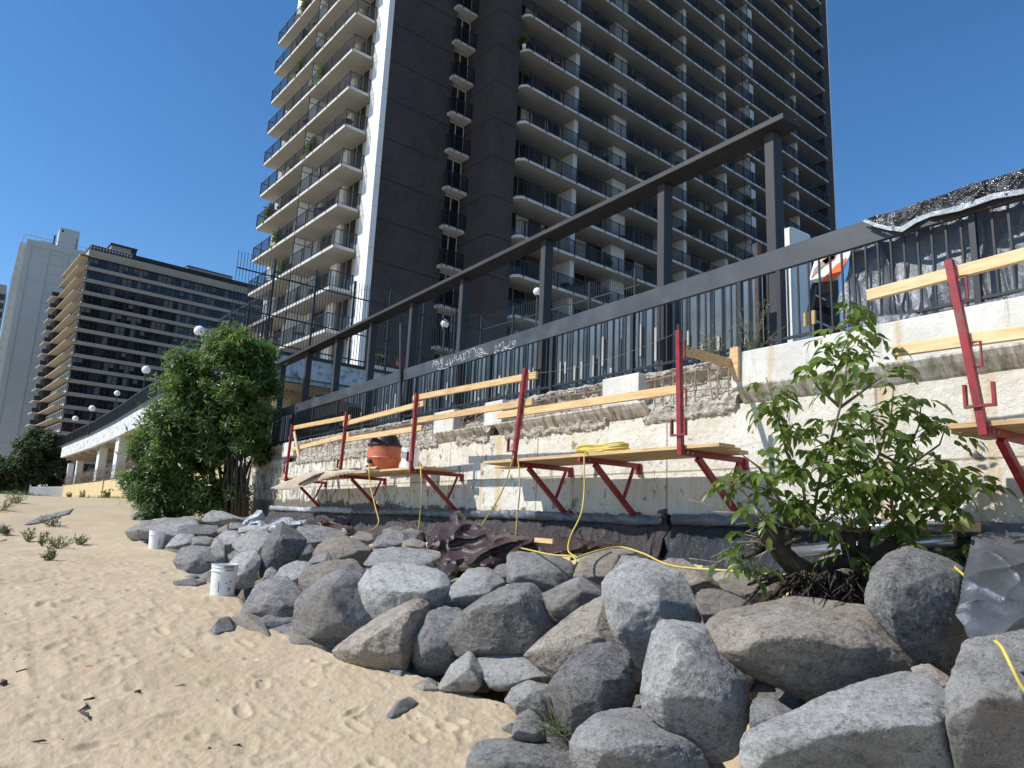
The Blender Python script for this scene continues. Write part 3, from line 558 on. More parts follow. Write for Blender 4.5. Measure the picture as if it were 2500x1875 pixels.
def build_wall():
    Y0,Y1=-2.5,23.2
    w=thing('retaining_wall','long white-painted concrete retaining wall, flaking and rust-streaked, its coping broken open','wall',(WX,10,1.))
    # face as a gently uneven sheet with real thickness
    ny,nz=420,34; ys=np.linspace(Y0,Y1,ny); zs=np.linspace(.3,2.88,nz); V=np.zeros((ny*nz,3)); 
    Yg,Zg=np.meshgrid(ys,zs,indexing='ij'); V[:,1]=Yg.ravel(); V[:,2]=Zg.ravel(); V[:,0]=WX
    V[:,0]-=.006*fbm(V*3,3,2)+.004*fbm(V*14,2,4)
    F=[(i*nz+k,i*nz+k+1,(i+1)*nz+k+1,(i+1)*nz+k) for i in range(ny-1) for k in range(nz-1)]
    mb=MB(); mb.add(V,F); mb.box(WX+.01,WX+.45,Y0,Y1,.3,2.86); mb.box(WX+.2,WX+.44,Y0+.01,Y1-.01,2.86,3.3)
    mb.build('wall_face',M['wall'],w,smooth=False)
    # a low plinth step
    mb=MB(); mb.box(WX-.035,WX-.004,Y0,Y1,.3,1.62); mb.build('plinth',M['wall'],w)
    # coping: intact blocks (y spans) and broken lengths between them
    # intact blocks measured on the coping face
    intact=[]
    for a,b in ((Z5(640,860),Z5(850,820)),(Z5(1385,700),(2700,800)),(Z4(1495,1150),Z5(60,960)),(Z4(1205,1150),Z4(1320,1130)),(Z4(200,1300),Z4(225,1300)),(Z4(330,1300),Z4(395,1290))):
        ya=onx(*a,CO)[1]; yb=onx(*b,CO)[1] if b[0]<2600 else Y0
        intact.append((min(ya,yb),max(ya,yb)))
    intact.append((21.2,23.35)); intact.sort(); 
    for i,(a,b) in enumerate(intact):
        mb=MB(); mb.box(CO,WX+.44,a,b,3.02,3.395); o=mb.build('coping_block',M['coping'],w)
        bv=o.modifiers.new('b','BEVEL'); bv.width=.012; bv.segments=2
    cur=Y0; gaps=[]
    for a,b in intact:
        if a-cur>.05: gaps.append((cur,a))
        cur=b
    rs=np.random.RandomState(4)
    for gi,(a,b) in enumerate(gaps):
        n=max(6,int((b-a)/.022)); mb=MB()
        PR=[(WX+.03,2.76),(WX-.012,2.82),(WX-.03,2.9),(WX+.0,2.97),(WX+.06,3.03),(WX+.10,3.12),(WX+.12,3.2),(WX+.08,3.28),(WX+.02,3.33),(WX+.0,3.37),(WX+.07,3.405),(WX+.3,3.41)]; tt=np.linspace(0,len(PR)-1,34); PR=[(float(np.interp(q,range(len(PR)),[p[0] for p in PR])),float(np.interp(q,range(len(PR)),[p[1] for p in PR]))) for q in tt]; noisy_strip(mb,a,b,PR,n,.05,gi+3,9.)
        mb.build('broken_concrete',M['spall'],w)
        mb=MB()
        for zz in (3.08,3.30):
            pts=[(WX-.02+.02*math.sin(y*3),y,zz+.012*math.sin(y*5+gi)) for y in np.linspace(a+.02,b-.02,max(3,int((b-a)/.15)))]
            mb.tube(pts,.008,5)
        for y in np.arange(a+.08,b-.02,.155 if b<7 else .34):
            j=rs.normal()*.02; lean=rs.normal()*.03
            mb.tube([(WX+.06,y+j,3.33),(WX-.035,y+j+lean*.3,3.31),(WX-.045,y+j+lean,3.12),(WX-.03,y+j+lean*1.4,2.97),(WX+.03,y+j+lean,2.93)],.008,5)
        mb.build('reinforcing_bars',M['rust'],w)
    # chamfer under the coping
    ch=[(Z5(20,1040),Z5(885,930)),(Z4(1205,1200),Z4(1480,1170)),(Z5(1420,850),(2700,900)),(Z4(110,1370),Z4(240,1340))]
    for a,b in ch:
        ya=onx(*a,CO)[1]; yb=onx(*b,CO)[1] if b[0]<2600 else Y0; y0,y1=min(ya,yb),max(ya,yb)
        if y0>20: y0,y1=21.2,23.35
        n=max(4,int((y1-y0)/.05)); mb=MB()
        noisy_strip(mb,y0,y1,[(CO-.003,3.04),(CO-.004,3.022),(CO+.03,2.97),(WX-.02,2.885),(WX+.02,2.86)],n,.006,8,6)
        mb.build('chamfer',M['chamfer'],w)
    # top slab behind the railing
    mb=MB(); mb.box(WX+.3,8.2,Y0,23.2,3.36,3.39); mb.build('wall_top',M['spall'],w)
build_wall()
def build_railing():
    Y1=23.1; posts=[-1.2,.6,2.43,4.27]+[4.76+1.645*k for k in range(12)]
    posts=[p for p in posts if p<Y1]
    r=thing('steel_railing','long black steel railing on the wall, with a deep charcoal top band and chalk writing','railing',(FX,10,3.39))
    gap=None
    o=MB(); o.box(FX-.02,FX+.03,-2.4,23.1,4.262,4.50); o=o.build('top_band',M['band'],r); bv=o.modifiers.new('b','BEVEL'); bv.width=.006
    mb=MB(); mb.box(FX-.012,FX+.02,-2.4,23.1,3.51,3.535); mb.build('bottom_rail',M['rail'],r)
    for y in posts:
        mb=MB(); mb.box(FX-.022,FX+.028,y-.025,y+.025,3.385,4.26); mb.build('railing_post',M['rail'],r)
    bars=[y for y in np.arange(-2.2,Y1,.118) if min(abs(y-p) for p in posts)>.04]
    for k,y in enumerate(bars):
        mb=MB(); mb.box(FX-.008,FX+.008,y-.0085,y+.0085,3.5,4.265)
        if k<100: mb.build('railing_bar',M['rail'],r)
        else:
            if k==100: rest=MB()
            rest.box(FX-.008,FX+.008,y-.0085,y+.0085,3.5,4.265)
    tag(rest.build('railing_bar',M['rail'],r),kind='stuff')
    # chalk writing on the band
    G=[[(98,420),(100,455),(80,525)],[(95,440),(120,432)],[(100,470),(118,455)],[(125,430),(122,490)],[(125,430),(145,440),(142,480),(122,492)],[(150,430),(160,470)],[(205,400),(190,420),(205,455),(212,490),(180,540),(150,530),(165,480),(200,440),(205,400)],[(180,540),(290,515)],[(212,400),(212,520)],
     [(280,415),(278,490),(255,470)],[(255,480),(350,450)],[(305,400),(325,500)],[(350,388),(342,440),(360,425)],[(365,365),(385,352)],[(374,360),(368,432)],[(405,350),(388,380),(392,425),(408,410)],[(420,430),(445,350),(460,425)],[(412,412),(462,390)],[(475,335),(500,330)],[(488,335),(486,405)],[(465,425),(520,398)],
     [(498,420),(510,330),(525,305),(548,300),(560,330),(556,392)],[(560,330),(585,280),(615,265),(640,290),(650,330),(640,385)],[(650,350),(690,372),(732,380)],[(680,275),(665,310),(690,345),(725,345),(742,310),(720,285),(700,295),(700,318),(725,322)],[(680,270),(728,272)],[(725,325),(805,338)],[(770,312),(750,355)],
     [(885,265),(900,235),(912,240),(908,275),(885,325),(895,332),(915,310),(922,290),(940,305)],[(950,210),(942,235),(955,248),(965,225),(955,208)],[(975,210),(995,180),(1008,200),(1005,240),(980,300),(995,300),(1015,270),(1020,240),(1035,290)],[(1095,155),(1070,265)],[(1020,262),(1075,225)],[(1035,262),(1100,275),(1140,240),(1160,190),(1140,165),(1112,185),(1118,215),(1140,212),(1135,195)]]
    mb=MB()
    for st in G:
        P=[np.array(onx(1040+x*.189,800+y*.189,FX-.024)) for x,y in st]; Q=[P[0]]
        for a,b in zip(P[:-1],P[1:]): Q+= [a+(b-a)*t for t in (.5,1)]
        for a,b in zip(P[:-1],P[1:]): mb.beam(a,b,.002,.011,up=(1,0,0)) if False else mb.tube([a,b],.0042,5)
    mb.build('chalk_writing',M['chalk'],r)
build_railing()
def build_frame():
    f=thing('pergola','tall dark steel structure of square posts carrying one long beam behind the railing','pergola',(GX,12,3.39))
    mb=MB(); mb.box(GX-.13,GX+.22,4.41,26,6.225,6.30); o=mb.build('top_beam',M['frame'],f)
    bv=o.modifiers.new('b','BEVEL'); bv.width=.006
    for y in (4.76,6.47,9.10,11.72,13.85,15.98,18.18,20.49,22.9):
        mb=MB(); mb.box(GX,GX+.17,y-.125,y,3.35,6.222); o=mb.build('post',M['frame'],f); bv=o.modifiers.new('b','BEVEL'); bv.width=.005
    p=MB(); p.tube([onx(*Z4(1012,1140),6.24),onx(*Z4(1018,570),6.24)],.035,10); tag(p.build('pipe_post',M['black']),'round black pipe standing upright against the middle of the charcoal band','pipe')
    # sheet-metal panels behind
    s=thing('metal_screen','blue-grey corrugated metal screen standing behind the railing bars','screen',(7.05,14,3.39))
    X=7.05; ys=np.arange(5.0,24.0,.085); rs=np.random.RandomState(9)
    k=0
    for j in range(12):
        a=5.0+j*1.6; b=a+1.58; mb=MB(); yy=a; V=[];F=[]
        pts=[(X,a)]; t=a
        while t<b-.16:
            pts+=[(X,t+.09),(X+.035,t+.11),(X+.035,t+.17),(X,t+.19)]; t+=.2
        pts.append((X,b)); n=len(pts)
        V=[(x,y,3.39) for x,y in pts]+[(x,y,4.76) for x,y in pts]; F=[(i,i+1,n+i+1,n+i) for i in range(n-1)]
        mb.add(V,F); mb.build('screen_panel',M['corr'],s)
    mb=MB()
    for y in np.arange(5.2,22,.42):
        for q in range(2):
            z=3.5+rs.rand()*.45; h=.18+rs.rand()*.35; yy=y+rs.rand()*.1+.18*q
            mb=MB(); mb.box(X-.022,X-.012,yy,yy+.04,z,z+h); mb.build('painted_sun_gap',M['curtain'],s)  # pale strips stand in for sunlit gaps in the screen
    mb=MB(); mb.box(X+.05,X+.12,5,24,3.39,4.755); mb.build('screen_back',M['dark'],s)
    # row of dark blocks along the foot
    p=thing('concrete_pillar','short white rough concrete pillar behind the right end of the railing','pillar',(7.3,4.8,3.39))
    V=[]; mb=MB(); mb.box(7.15,7.55,4.66,4.98,3.38,5.14); o=mb.build('shaft',M['white'],p)
    bv=o.modifiers.new('b','BEVEL'); bv.width=.03; bv.segments=2
    mb=MB(); mb.box(7.0,7.08,5.03,5.08,3.38,5.0); mb.build('shutter_board',M['twood'],p)
build_frame()
# ---------------------------------------------------------------- red brackets
POST_B=[(697.7,1167),(830.6,1149),(1003.5,1141),(1253.6,1123),(1662,1098),(2402.6,1046)]
POST_T=[(713.7,1036),(846.6,1005),(1017,960),(1283,899),(1657,807),(2317,636)]
PXX=5.2
def bracket(y,zb,zt,label,post=True,lean=0.,fork=True):
    b=thing('wall_bracket',label,'bracket',(PXX,y,zb),0,'red steel brackets bolted to the wall')
    mb=MB(); mb.beam((PXX,y,zb),(WX-.035,y,zb),.05,.055); mb.box(WX-.035,WX-.01,y-.04,y+.04,zb-.1,zb+.03)
    mb.build('arm',M['red'],b)
    mb=MB(); mb.beam((PXX+.24,y,zb-.035),(WX-.03,y,1.66),.05,.055); mb.box(WX-.034,WX-.012,y-.035,y+.035,1.58,1.75); mb.build('strut',M['red'],b)
    mb=MB(); mb.beam((WX-.10,y,zb-.03),(PXX+.70,y,1.90),.03,.03); mb.build('brace',M['red'],b)
    mb=MB()
    for xx in (.06,.13): mb.tube([(PXX+xx,y-.029,zb-.002),(PXX+xx,y-.036,zb-.002)],.011,6)
    mb.build('bolt',M['steelgrey'],b)
    if post:
        mb=MB(); mb.beam((PXX,y,zb-.03),(PXX,y+lean,zt),.05,.05); mb.build('guard_post',M['red'],b)
        for zz in (zb+.50,zb+.98):
            mb=MB(); yy=y+lean*(zz-zb)/(zt-zb)
            mb.tube([(PXX,yy-.028,zz+.1),(PXX,yy-.075,zz+.10),(PXX,yy-.075,zz-.07),(PXX,yy-.028,zz-.07)],.009,6)
            mb.build('board_hook',M['red'],b)
        if fork:
            mb=MB(); zz=zb+.16
            for sgn in (-1,1):
                mb.beam((PXX-.03,y,zz),(PXX-.03,y+sgn*.085,zz),.03,.018); mb.beam((PXX-.03,y+sgn*.085,zz-.01),(PXX-.03,y+sgn*.085,zz+.15),.018,.035)
            mb.build('fork',M['red'],b)
    return b
LB=['red bracket at the far left end of the walkways, under the canvas','red bracket second from the left, left of the orange vacuum','red bracket at the right end of the vacuum walkway','red bracket at the left end of the long middle walkway','red bracket under the right end of the middle walkway, its strut behind the sapling','big red bracket near the right edge of the photo']
YS=[];ZTS=[]
for i,(b,t) in enumerate(zip(POST_B,POST_T)):
    P=onx(*b,PXX); T=onx(*t,PXX); zb=2.315; YS.append(P[1])
    bracket(P[1],zb-.03,T[2],LB[i],True,T[1]-P[1])
q=onx(1413,1106,PXX); bracket(q[1],2.285,0,'red bracket without a post, in the middle of the long walkway below the coiled hose',False)
# planks
def plank(y0,y1,x0,x1,z,label,m='plank',group='walkway planks on the red brackets',th=.038,tilt=0.):
    mb=MB(); mb.box(x0,x1,y0,y1,z,z+th); o=mb.build('plank',M[m]); bv=o.modifiers.new('b','BEVEL'); bv.width=.004; o.rotation_euler=(tilt,0,0)
    return tag(o,label,'plank',group)
ZP=2.316
mid_r=onx(1742,1090,WX)[1]
mid=[(YS[4]-.42,8.12,5.235,5.465),(YS[4]-.30,8.75-.6,5.475,5.705),(4.42,9.1-.55,5.715,5.945)]
for k,(a,b,x0,x1) in enumerate(mid): plank(a,b,x0,x1,ZP,['outermost plank of the long middle walkway','middle plank of the long middle walkway','plank of the long middle walkway next to the wall'][k])
for k,(a,b,x0,x1) in enumerate([(9.78,13.3,5.235,5.465),(9.86,13.5,5.475,5.705),(9.95,13.6,5.715,5.945)]): plank(a,b,x0,x1,ZP,['outermost plank under the orange vacuum','middle plank under the orange vacuum','plank under the orange vacuum nearest the wall'][k])
for k,(a,b,x0,x1) in enumerate([(13.35,16.8,5.235,5.465),(13.55,16.8,5.475,5.705),(13.65,16.8,5.715,5.945)]): plank(a,b,x0,x1,ZP+(.04 if k==1 else .0),['outermost plank under the beige canvas','middle plank under the beige canvas','plank under the beige canvas nearest the wall'][k])
for k,(a,b,x0,x1) in enumerate([(-2.2,2.28,5.235,5.465),(-2.2,2.36,5.475,5.705),(-2.2,2.33,5.715,5.945)]): plank(a,b,x0,x1,ZP,['outermost plank of the walkway at the right edge','middle plank of the walkway at the right edge','innermost plank of the walkway at the right edge'][k])
# guard boards, measured on the plane just outside / inside the posts
def board(a,b,h,label,X=PXX+.045,th=.038,m='wood',name='guard_board'):
    A=onx(*a,X);B=onx(*b,X); mb=MB(); mb.beam(A,B,th,h); o=mb.build(name,M[m]); bv=o.modifiers.new('b','BEVEL'); bv.width=.004
    return tag(o,label,'board','guard boards behind the red posts')
board(Z4(395,1172),Z4(723,1110),.089,'top guard board between the two leftmost posts')
board(Z4(385,1297),Z4(718,1214),.089,'lower guard board between the two leftmost posts, a stick leaning on it')
board(Z4(686,1150),Z4(1150,1030),.089,'top guard board above the orange vacuum')
board(Z4(685,1243),Z4(1140,1172),.089,'lower guard board just above the orange vacuum')
board(Z4(1090,1000),Z5(262,748),.089,'top guard board between the vacuum walkway and the middle walkway')
board(Z4(1080,1135),Z5(240,902),.089,'lower guard board between the vacuum walkway and the middle walkway')
board(Z5(38,983),Z5(1080,832),.089,'long lower guard board crossing in front of the coping above the middle walkway')
board(Z6(660,668),(2650,583),.089,'knotty pale top guard board at the right edge',X=PXX+.04,m='woodp')
board(Z6(790,948),(2650,790),.089,'pale lower guard board at the right edge',X=PXX+.04,m='woodp')
# stick hanging at the left, short return board with its tapered hanger
A=onx(*Z4(398,1195),PXX-.02);B=onx(*Z4(425,1345),PXX-.02); mb=MB(); mb.beam(A,B,.02,.085,up=(0,1,0)); tag(mb.build('board_offcut',M['woodp']),'short pale stick hanging askew across the leftmost guard boards','board')
A=onx(*Z5(1085,598),PXX+.03); B=onx(*Z5(1405,685),CO-.03); B[1]=A[1]-.02; B=np.array(ony(*Z5(1405,685),A[1]-.02)); mb=MB(); mb.beam(A,B,.038,.089); tag(mb.build('end_board',M['wood']),'short end board running from the tallest post in to the coping','board')
cz=B[2]; cy=B[1]; mb=MB(); V=[(CO-.05,cy-.1,cz+.16),(CO-.05,cy+.0,cz+.16),(CO-.05,cy+.01,cz-.05),(CO-.05,cy-.04,cz-.20),(CO-.05,cy-.09,cz-.19)]
V2=[(x+.038,y,z) for x,y,z in V]; mb.add(V+V2,[(0,1,2,3,4),(9,8,7,6,5)]+[(i,5+i,5+(i+1)%5,(i+1)%5) for i in range(5)])
mb2=mb.build('hanger_block',M['wood']); tag(mb2,'tapered wooden block screwed to the white coping, holding the end board','block')
# short board scraps
def scrap(a,b,h,X,label,m='wood'):
    A=onx(*a,X);B=onx(*b,X); mb=MB(); mb.beam(A,B,.038,h); return tag(mb.build('board_offcut',M[m]),label,'board')
scrap(px(2330,1150,1,-8,142) if False else (2322,1284),(2392,1287),.07,5.75,'short wooden block by the silver pipes near the silver tarp')
# ================================================================ apartment tower
TH=math.radians(-39.56+34.85); TL=np.array([math.sin(TH),math.cos(TH)]); TR=np.array([math.cos(TH),-math.sin(TH)])
_v=ray(934,202); TC=EYE+_v*43.8/math.hypot(_v[0],_v[1]); TC=(float(TC[0]),float(TC[1]),1.0)
def child_local(o,mb,name,mat,parent,loc=(0,0,0),smooth=False,share=None):
    if share is None:
        me=bpy.data.meshes.new(name); me.from_pydata(mb.v,[],mb.f); 
        for k in (mat if isinstance(mat,(list,tuple)) else [mat]): me.materials.append(k)
        if isinstance(mat,(list,tuple)): me.polygons.foreach_set('material_index',mb.mi)
        me.update()
    else: me=share
    c=bpy.data.objects.new(name,me); COL.objects.link(c); c.parent=parent; c.location=loc; return c
class Parts:
    """repeats: up to 100 of a name are parts of their own, the rest of that name is one part"""
    def __init__(s,root,B): s.root=root; s.B=B; s.sh={}; s.n={}; s.rest={}
    def put(s,name,key,items,mat,loc,parent):
        for i,mb in enumerate(items):
            c=s.n.get(name,0)
            if c<100:
                o=s.B(name,mb,mat,(0,0,0),parent,s.sh.get((name,key,i))); s.sh[(name,key,i)]=o.data; s.n[name]=c+1
            else:
                r=s.rest.setdefault(name,(MB(),mat))[0]; r.add([tuple(a+b for a,b in zip(v,loc)) for v in mb.v],mb.f,0); 
                r.mi[-len(mb.f):]=mb.mi
    def finish(s):
        for name,(mb,mat) in s.rest.items(): tag(s.B(name,mb,mat,(0,0,0),s.root),kind='stuff')
def tower():
    z0=TC[2]
    T=thing('apartment_tower','huge dark-brick apartment tower with white slab balconies rising out of the photo','apartment tower',TC,-TH)
    def B(name,mb,mat,loc=(0,0,0),parent=None,share=None): return child_local(None,mb,name,mat,parent or T,loc,False,share)
    # local x = along the front, y = away from the camera, z = up (world z minus z0)
    H=78.
    mb=MB(); mb.box(0,.40,0,1.58,-1,H); B('corner_column',mb,M['white'])
    mb=MB()
    for k in range(24):
        z=35.0-2.79*(k-14)-z0-.02
        mb.box(-.004,.403,-.003,1.583,z,z+.025)
    B('column_joint',mb,M['soffit'])
    mb=MB(); mb.box(.40,5.5,.06,14,-1,H); B('brick_wall',mb,M['brick'])
    mb=MB(); mb.box(6.98,9.02,-3.1,14,-1,H); B('brick_wall',mb,M['brick'])
    mb=MB(); mb.box(54.4,56.2,-3.1,14,-1,H); B('brick_wall',mb,M['brick'])
    mb=MB(); mb.box(56.2,56.45,-3.1,14,-1,H); B('edge_strip',mb,M['white'])
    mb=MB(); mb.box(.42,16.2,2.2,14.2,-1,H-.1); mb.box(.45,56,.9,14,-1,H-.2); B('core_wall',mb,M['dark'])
    # recess with the small balconies between the two brick walls
    zs=[15.64+2.83*k for k in range(-2,17)]
    gm=MB(); gm.box(0,1.48,0,.05,0,2.6); fm=MB()
    for x in (0,.72,1.43): fm.box(x,x+.06,-.04,.0,0,2.6)
    fm.box(0,1.48,-.04,0,2.53,2.6)
    sm=MB(); sm.box(-.28,1.72 if False else 1.48,-.48,.45,-.2,0)
    rm=MB(); 
    for x in np.arange(-.25,1.5,.115): rm.box(x,x+.018,-.53,-.51,-.05,1.05)
    for y in np.arange(-.5,-.05,.115): rm.box(-.30,-.28,y,y+.018,-.05,1.05); 
    rm.box(-.31,1.5,-.54,-.5,1.02,1.07); rm.box(-.31,-.27,-.54,0,1.02,1.07); rm.box(-.31,1.5,-.535,-.505,.06,.09)
    for x in (-.31,.1,.75,1.42): rm.box(x,x+.05,-.545,-.505,-.17,1.07)
    first=None
    for z in zs:
        zz=z-z0
        if first is None:
            g=B('window',gm,M['glass'],(5.5,.45,zz)); f=B('frame',fm,M['slabedge'],(0,0,0),g); s=B('small_balcony',sm,M['slabedge'],(5.5,0,zz)); r=B('railing',rm,M['rail'],(0,0,0),s); first=(g,f,s,r)
        else:
            g=B('window',None,None,(5.5,.45,zz),None,first[0].data); B('frame',None,None,(0,0,0),g,first[1].data); s=B('small_balcony',None,None,(5.5,0,zz),None,first[2].data); B('railing',None,None,(0,0,0),s,first[3].data)
    mb=MB(); mb.box(5.5,6.98,.5,.8,-1,H); B('recess_wall',mb,M['brick'])
    # ---- front balconies
    S0,S1=9.05,53.7; L=S1-S0; OF=-3.72; BK=-1.5
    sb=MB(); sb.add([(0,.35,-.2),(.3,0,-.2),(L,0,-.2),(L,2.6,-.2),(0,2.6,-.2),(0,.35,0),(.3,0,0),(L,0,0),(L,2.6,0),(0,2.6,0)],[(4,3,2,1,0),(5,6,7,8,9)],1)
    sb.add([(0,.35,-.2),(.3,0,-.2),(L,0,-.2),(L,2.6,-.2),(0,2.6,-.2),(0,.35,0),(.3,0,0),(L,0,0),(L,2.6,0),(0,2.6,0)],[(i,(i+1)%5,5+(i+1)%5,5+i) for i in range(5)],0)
    rm=MB(); sp=1.585
    for x in np.arange(.35,L,.115): rm.box(x,x+.030,.015,.045,.02,1.05)
    rm.box(.3,L,.01,.05,1.03,1.08); rm.box(.3,L,.015,.04,.07,.10)
    for x in np.arange(.62,L,sp): rm.box(x,x+.07,-.035,.035,-.17,1.08)
    rm.beam((.3,.03,1.05),(0,.38,1.05),.04,.05); rm.beam((.3,.03,.09),(0,.38,.09),.03,.03)
    for t in (.25,.5,.75): rm.box(.3-.3*t,.3-.3*t+.017,.03+.35*t,.047+.35*t,.02,1.05)
    # fins between flats, back wall with glass bays
    fins=[14.58-S0+.05,28.13-S0,34.35-S0,47.76-S0]
    fm=[]
    for x in fins: m=MB(); m.box(x,x+.42,.62,2.3,-2.64,-.2); fm.append(m)
    scm=MB(); scm.box(38.0-S0,38.05-S0,.15,2.2,-2.63,-.21); scm.box(38.06-S0,38.9-S0,.16,.2,-2.5,-.6)
    spm=MB()
    for x in (38.0-S0,36.9-S0): spm.box(x,x+.05,.1,.15,-2.63,-.2)
    spm.box(36.9-S0,38.0-S0,.1,.14,-.85,-.8)
    wg=[]; wb=[]; wc=[]; rs=np.random.RandomState(12)
    # bays: repeat glass / brick pier / white panel
    x=.0
    seq=[]
    edges=sorted([0]+[f+.42 for f in fins]); ends=sorted(fins+[L])
    for a,b in zip(edges,ends):
        x=a; k=0
        while x<b-.4:
            w=[.45,2.35,1.15,2.4,.55][k%5]; w=min(w,b-x); t='bgbgw'[k%5]; seq.append((x,x+w,t)); x+=w; k+=1
    seq.append((19.64-S0,21.18-S0,'W'))
    for a,b,t in seq:
        m=MB()
        if t=='g':
            m.box(a,b,2.25,2.3,-2.63,-.2,0)
            for q in range(3): m.box(a+(b-a)*q/2-.025,a+(b-a)*q/2+.025,2.2,2.245,-2.63,-.2,1)
            wg.append(m)
        elif t=='b': m.box(a,b,2.12,2.3,-2.63,-.2); wb.append(m)
        elif t=='w': m.box(a,b,2.15,2.3,-2.63,-.2); wc.append(m)
        else: m.box(a,b,1.2,2.3,-2.63,-.2); wc.append(m)
    cu=[]
    for v in range(3):
        m_=[]
        for a,b,t in seq:
            if t=='g':
                for q in range(2):
                    u=rs.rand()
                    if u<.30: c0=a+(b-a)*q/2+.04; w=(b-a)/2-.08; w*= (1 if rs.rand()<.6 else .5); m=MB(); m.box(c0,c0+w,2.232,2.243,-2.55,-.25); m_.append(m)
        cu.append(m_)
    chair=MB(); chair.box(0,.5,0,.5,.36,.42); chair.box(0,.5,.46,.5,.4,.9); chair.box(0,.04,0,.5,.58,.62); chair.box(.46,.5,0,.5,.58,.62)
    for dx in (0,.46):
        for dy in (0,.46): chair.box(dx,dx+.04,dy,dy+.04,0,.6)
    table=MB(); table.tube([(0,0,0),(0,0,.72)],.035,8); table.tube([(0,0,.70),(0,0,.74)],.38,14); table.tube([(0,0,0),(0,0,.03)],.22,10)
    fsh={}
    def furniture(kind,lx,ly,lz,rz,side):
        m=chair if kind=='patio_chair' else table
        if kind=='balcony_plant' and kind not in fsh:
            r_=np.random.RandomState(2); mb_=MB(); mb_.tube([(0,0,0),(0,0,.3)],[.11,.15],10,0); n_=170; Pp=r_.normal(size=(n_,3))*np.array([.16,.16,.22])+np.array([0,0,.68]); dd=r_.normal(size=(n_,3))*.12
            for p_,d_ in zip(Pp,dd): q_=np.cross(d_,[.3,.4,.8])*.45; mb_.add([p_,p_+d_+q_,p_+d_*2,p_+d_-q_],[(0,1,2,3)],1)
            me=bpy.data.meshes.new(kind); me.from_pydata(mb_.v,[],mb_.f); me.materials.append(M['white']); me.materials.append(M['leaf_w']); me.polygons.foreach_set('material_index',mb_.mi); fsh[kind]=me
        if kind not in fsh:
            me=bpy.data.meshes.new(kind); me.from_pydata(m.v,[],m.f); me.materials.append(M['chairc']); fsh[kind]=me
        o=bpy.data.objects.new(kind,fsh[kind]); COL.objects.link(o); ca,sa=math.cos(-TH),math.sin(-TH)
        o.location=(TC[0]+lx*ca-ly*sa,TC[1]+lx*sa+ly*ca,TC[2]+lz); o.rotation_euler=(0,0,-TH+rz)
        nm=kind.split('_')[1]
        if nm=='plant': return tag(o,'green potted plant on a %s balcony of the brick tower'%('side' if side else 'front'),'plant','potted plants on the %s balconies'%('side' if side else 'front'))
        tag(o,'dark patio %s standing on a %s balcony of the brick tower'%(nm,'side' if side else 'front'),nm,'dark patio %ss on the %s balconies'%(nm,'side' if side else 'front'))
    sh={}; pp=Parts(T,B)
    for k in range(-5,16):
        z=23.65+2.83*k-z0; vi=k%4
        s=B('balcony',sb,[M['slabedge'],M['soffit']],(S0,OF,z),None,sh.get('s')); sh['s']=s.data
        r=B('railing',rm,M['rail'],(0,0,0),s,sh.get('r')); sh['r']=r.data
        pp.put('fin_wall',0,fm,M['shade_white'],(S0,OF,z),s)
        r=B('screen',scm,M['shade_white'],(0,0,0),s,sh.get('sc')); sh['sc']=r.data
        r=B('screen_pole',spm,M['rail'],(0,0,0),s,sh.get('sp')); sh['sp']=r.data
        pp.put('window',0,wg,[M['glass'],M['soffit']],(S0,OF,z),s); pp.put('brick_pier',0,wb,M['brick'],(S0,OF,z),s); pp.put('white_panel',0,wc,M['shade_white'],(S0,OF,z),s); pp.put('curtain',k%3,cu[k%3],M['curtain'],(S0,OF,z),s)
        for a_,b_,t_ in seq:
            u=rs.rand()
            if u<.16: furniture('patio_chair',S0+a_+rs.rand()*(b_-a_),OF+.45+rs.rand()*.7,z,rs.rand()*6,False)
            elif u<.22: furniture('patio_table',S0+a_+rs.rand()*(b_-a_),OF+.8+rs.rand()*.4,z,0,False)
            elif u<.28: furniture('balcony_plant',S0+a_+rs.rand()*(b_-a_),OF+.22+rs.rand()*.3,z,rs.rand()*6,False)
    pp.finish()
    # ---- left side balconies
    Y0,Y1=1.68,16.6; LY=Y1-Y0; sb=MB(); PR=1.55
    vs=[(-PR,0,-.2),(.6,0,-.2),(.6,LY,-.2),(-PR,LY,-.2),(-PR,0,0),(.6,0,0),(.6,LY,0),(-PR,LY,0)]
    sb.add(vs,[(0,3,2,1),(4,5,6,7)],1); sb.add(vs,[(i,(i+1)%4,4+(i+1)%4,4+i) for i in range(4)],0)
    rm=MB()
    for y in np.arange(.05,LY,.115): rm.box(-PR+.02,-PR+.037,y,y+.017,.02,1.05)
    for x in np.arange(-PR+.1,-.02,.115): rm.box(x,x+.017,.02,.037,.02,1.05); rm.box(x,x+.017,LY-.037,LY-.02,.02,1.05)
    rm.box(-PR+.01,-PR+.05,0,LY,1.03,1.08); rm.box(-PR+.01,-PR+.045,0,LY,.07,.10); rm.box(-PR,0,0,.04,1.03,1.08); rm.box(-PR,0,.01,.035,.07,.1); rm.box(-PR,0,LY-.04,LY,1.03,1.08)
    for y in np.linspace(0,LY-.05,10): rm.box(-PR-.02,-PR+.04,y,y+.055,-.16,1.08)
    for x in (-.08,): rm.box(x,x+.055,-.02,.04,-.16,1.08)
    wg=[];wc=[];cu2=[]
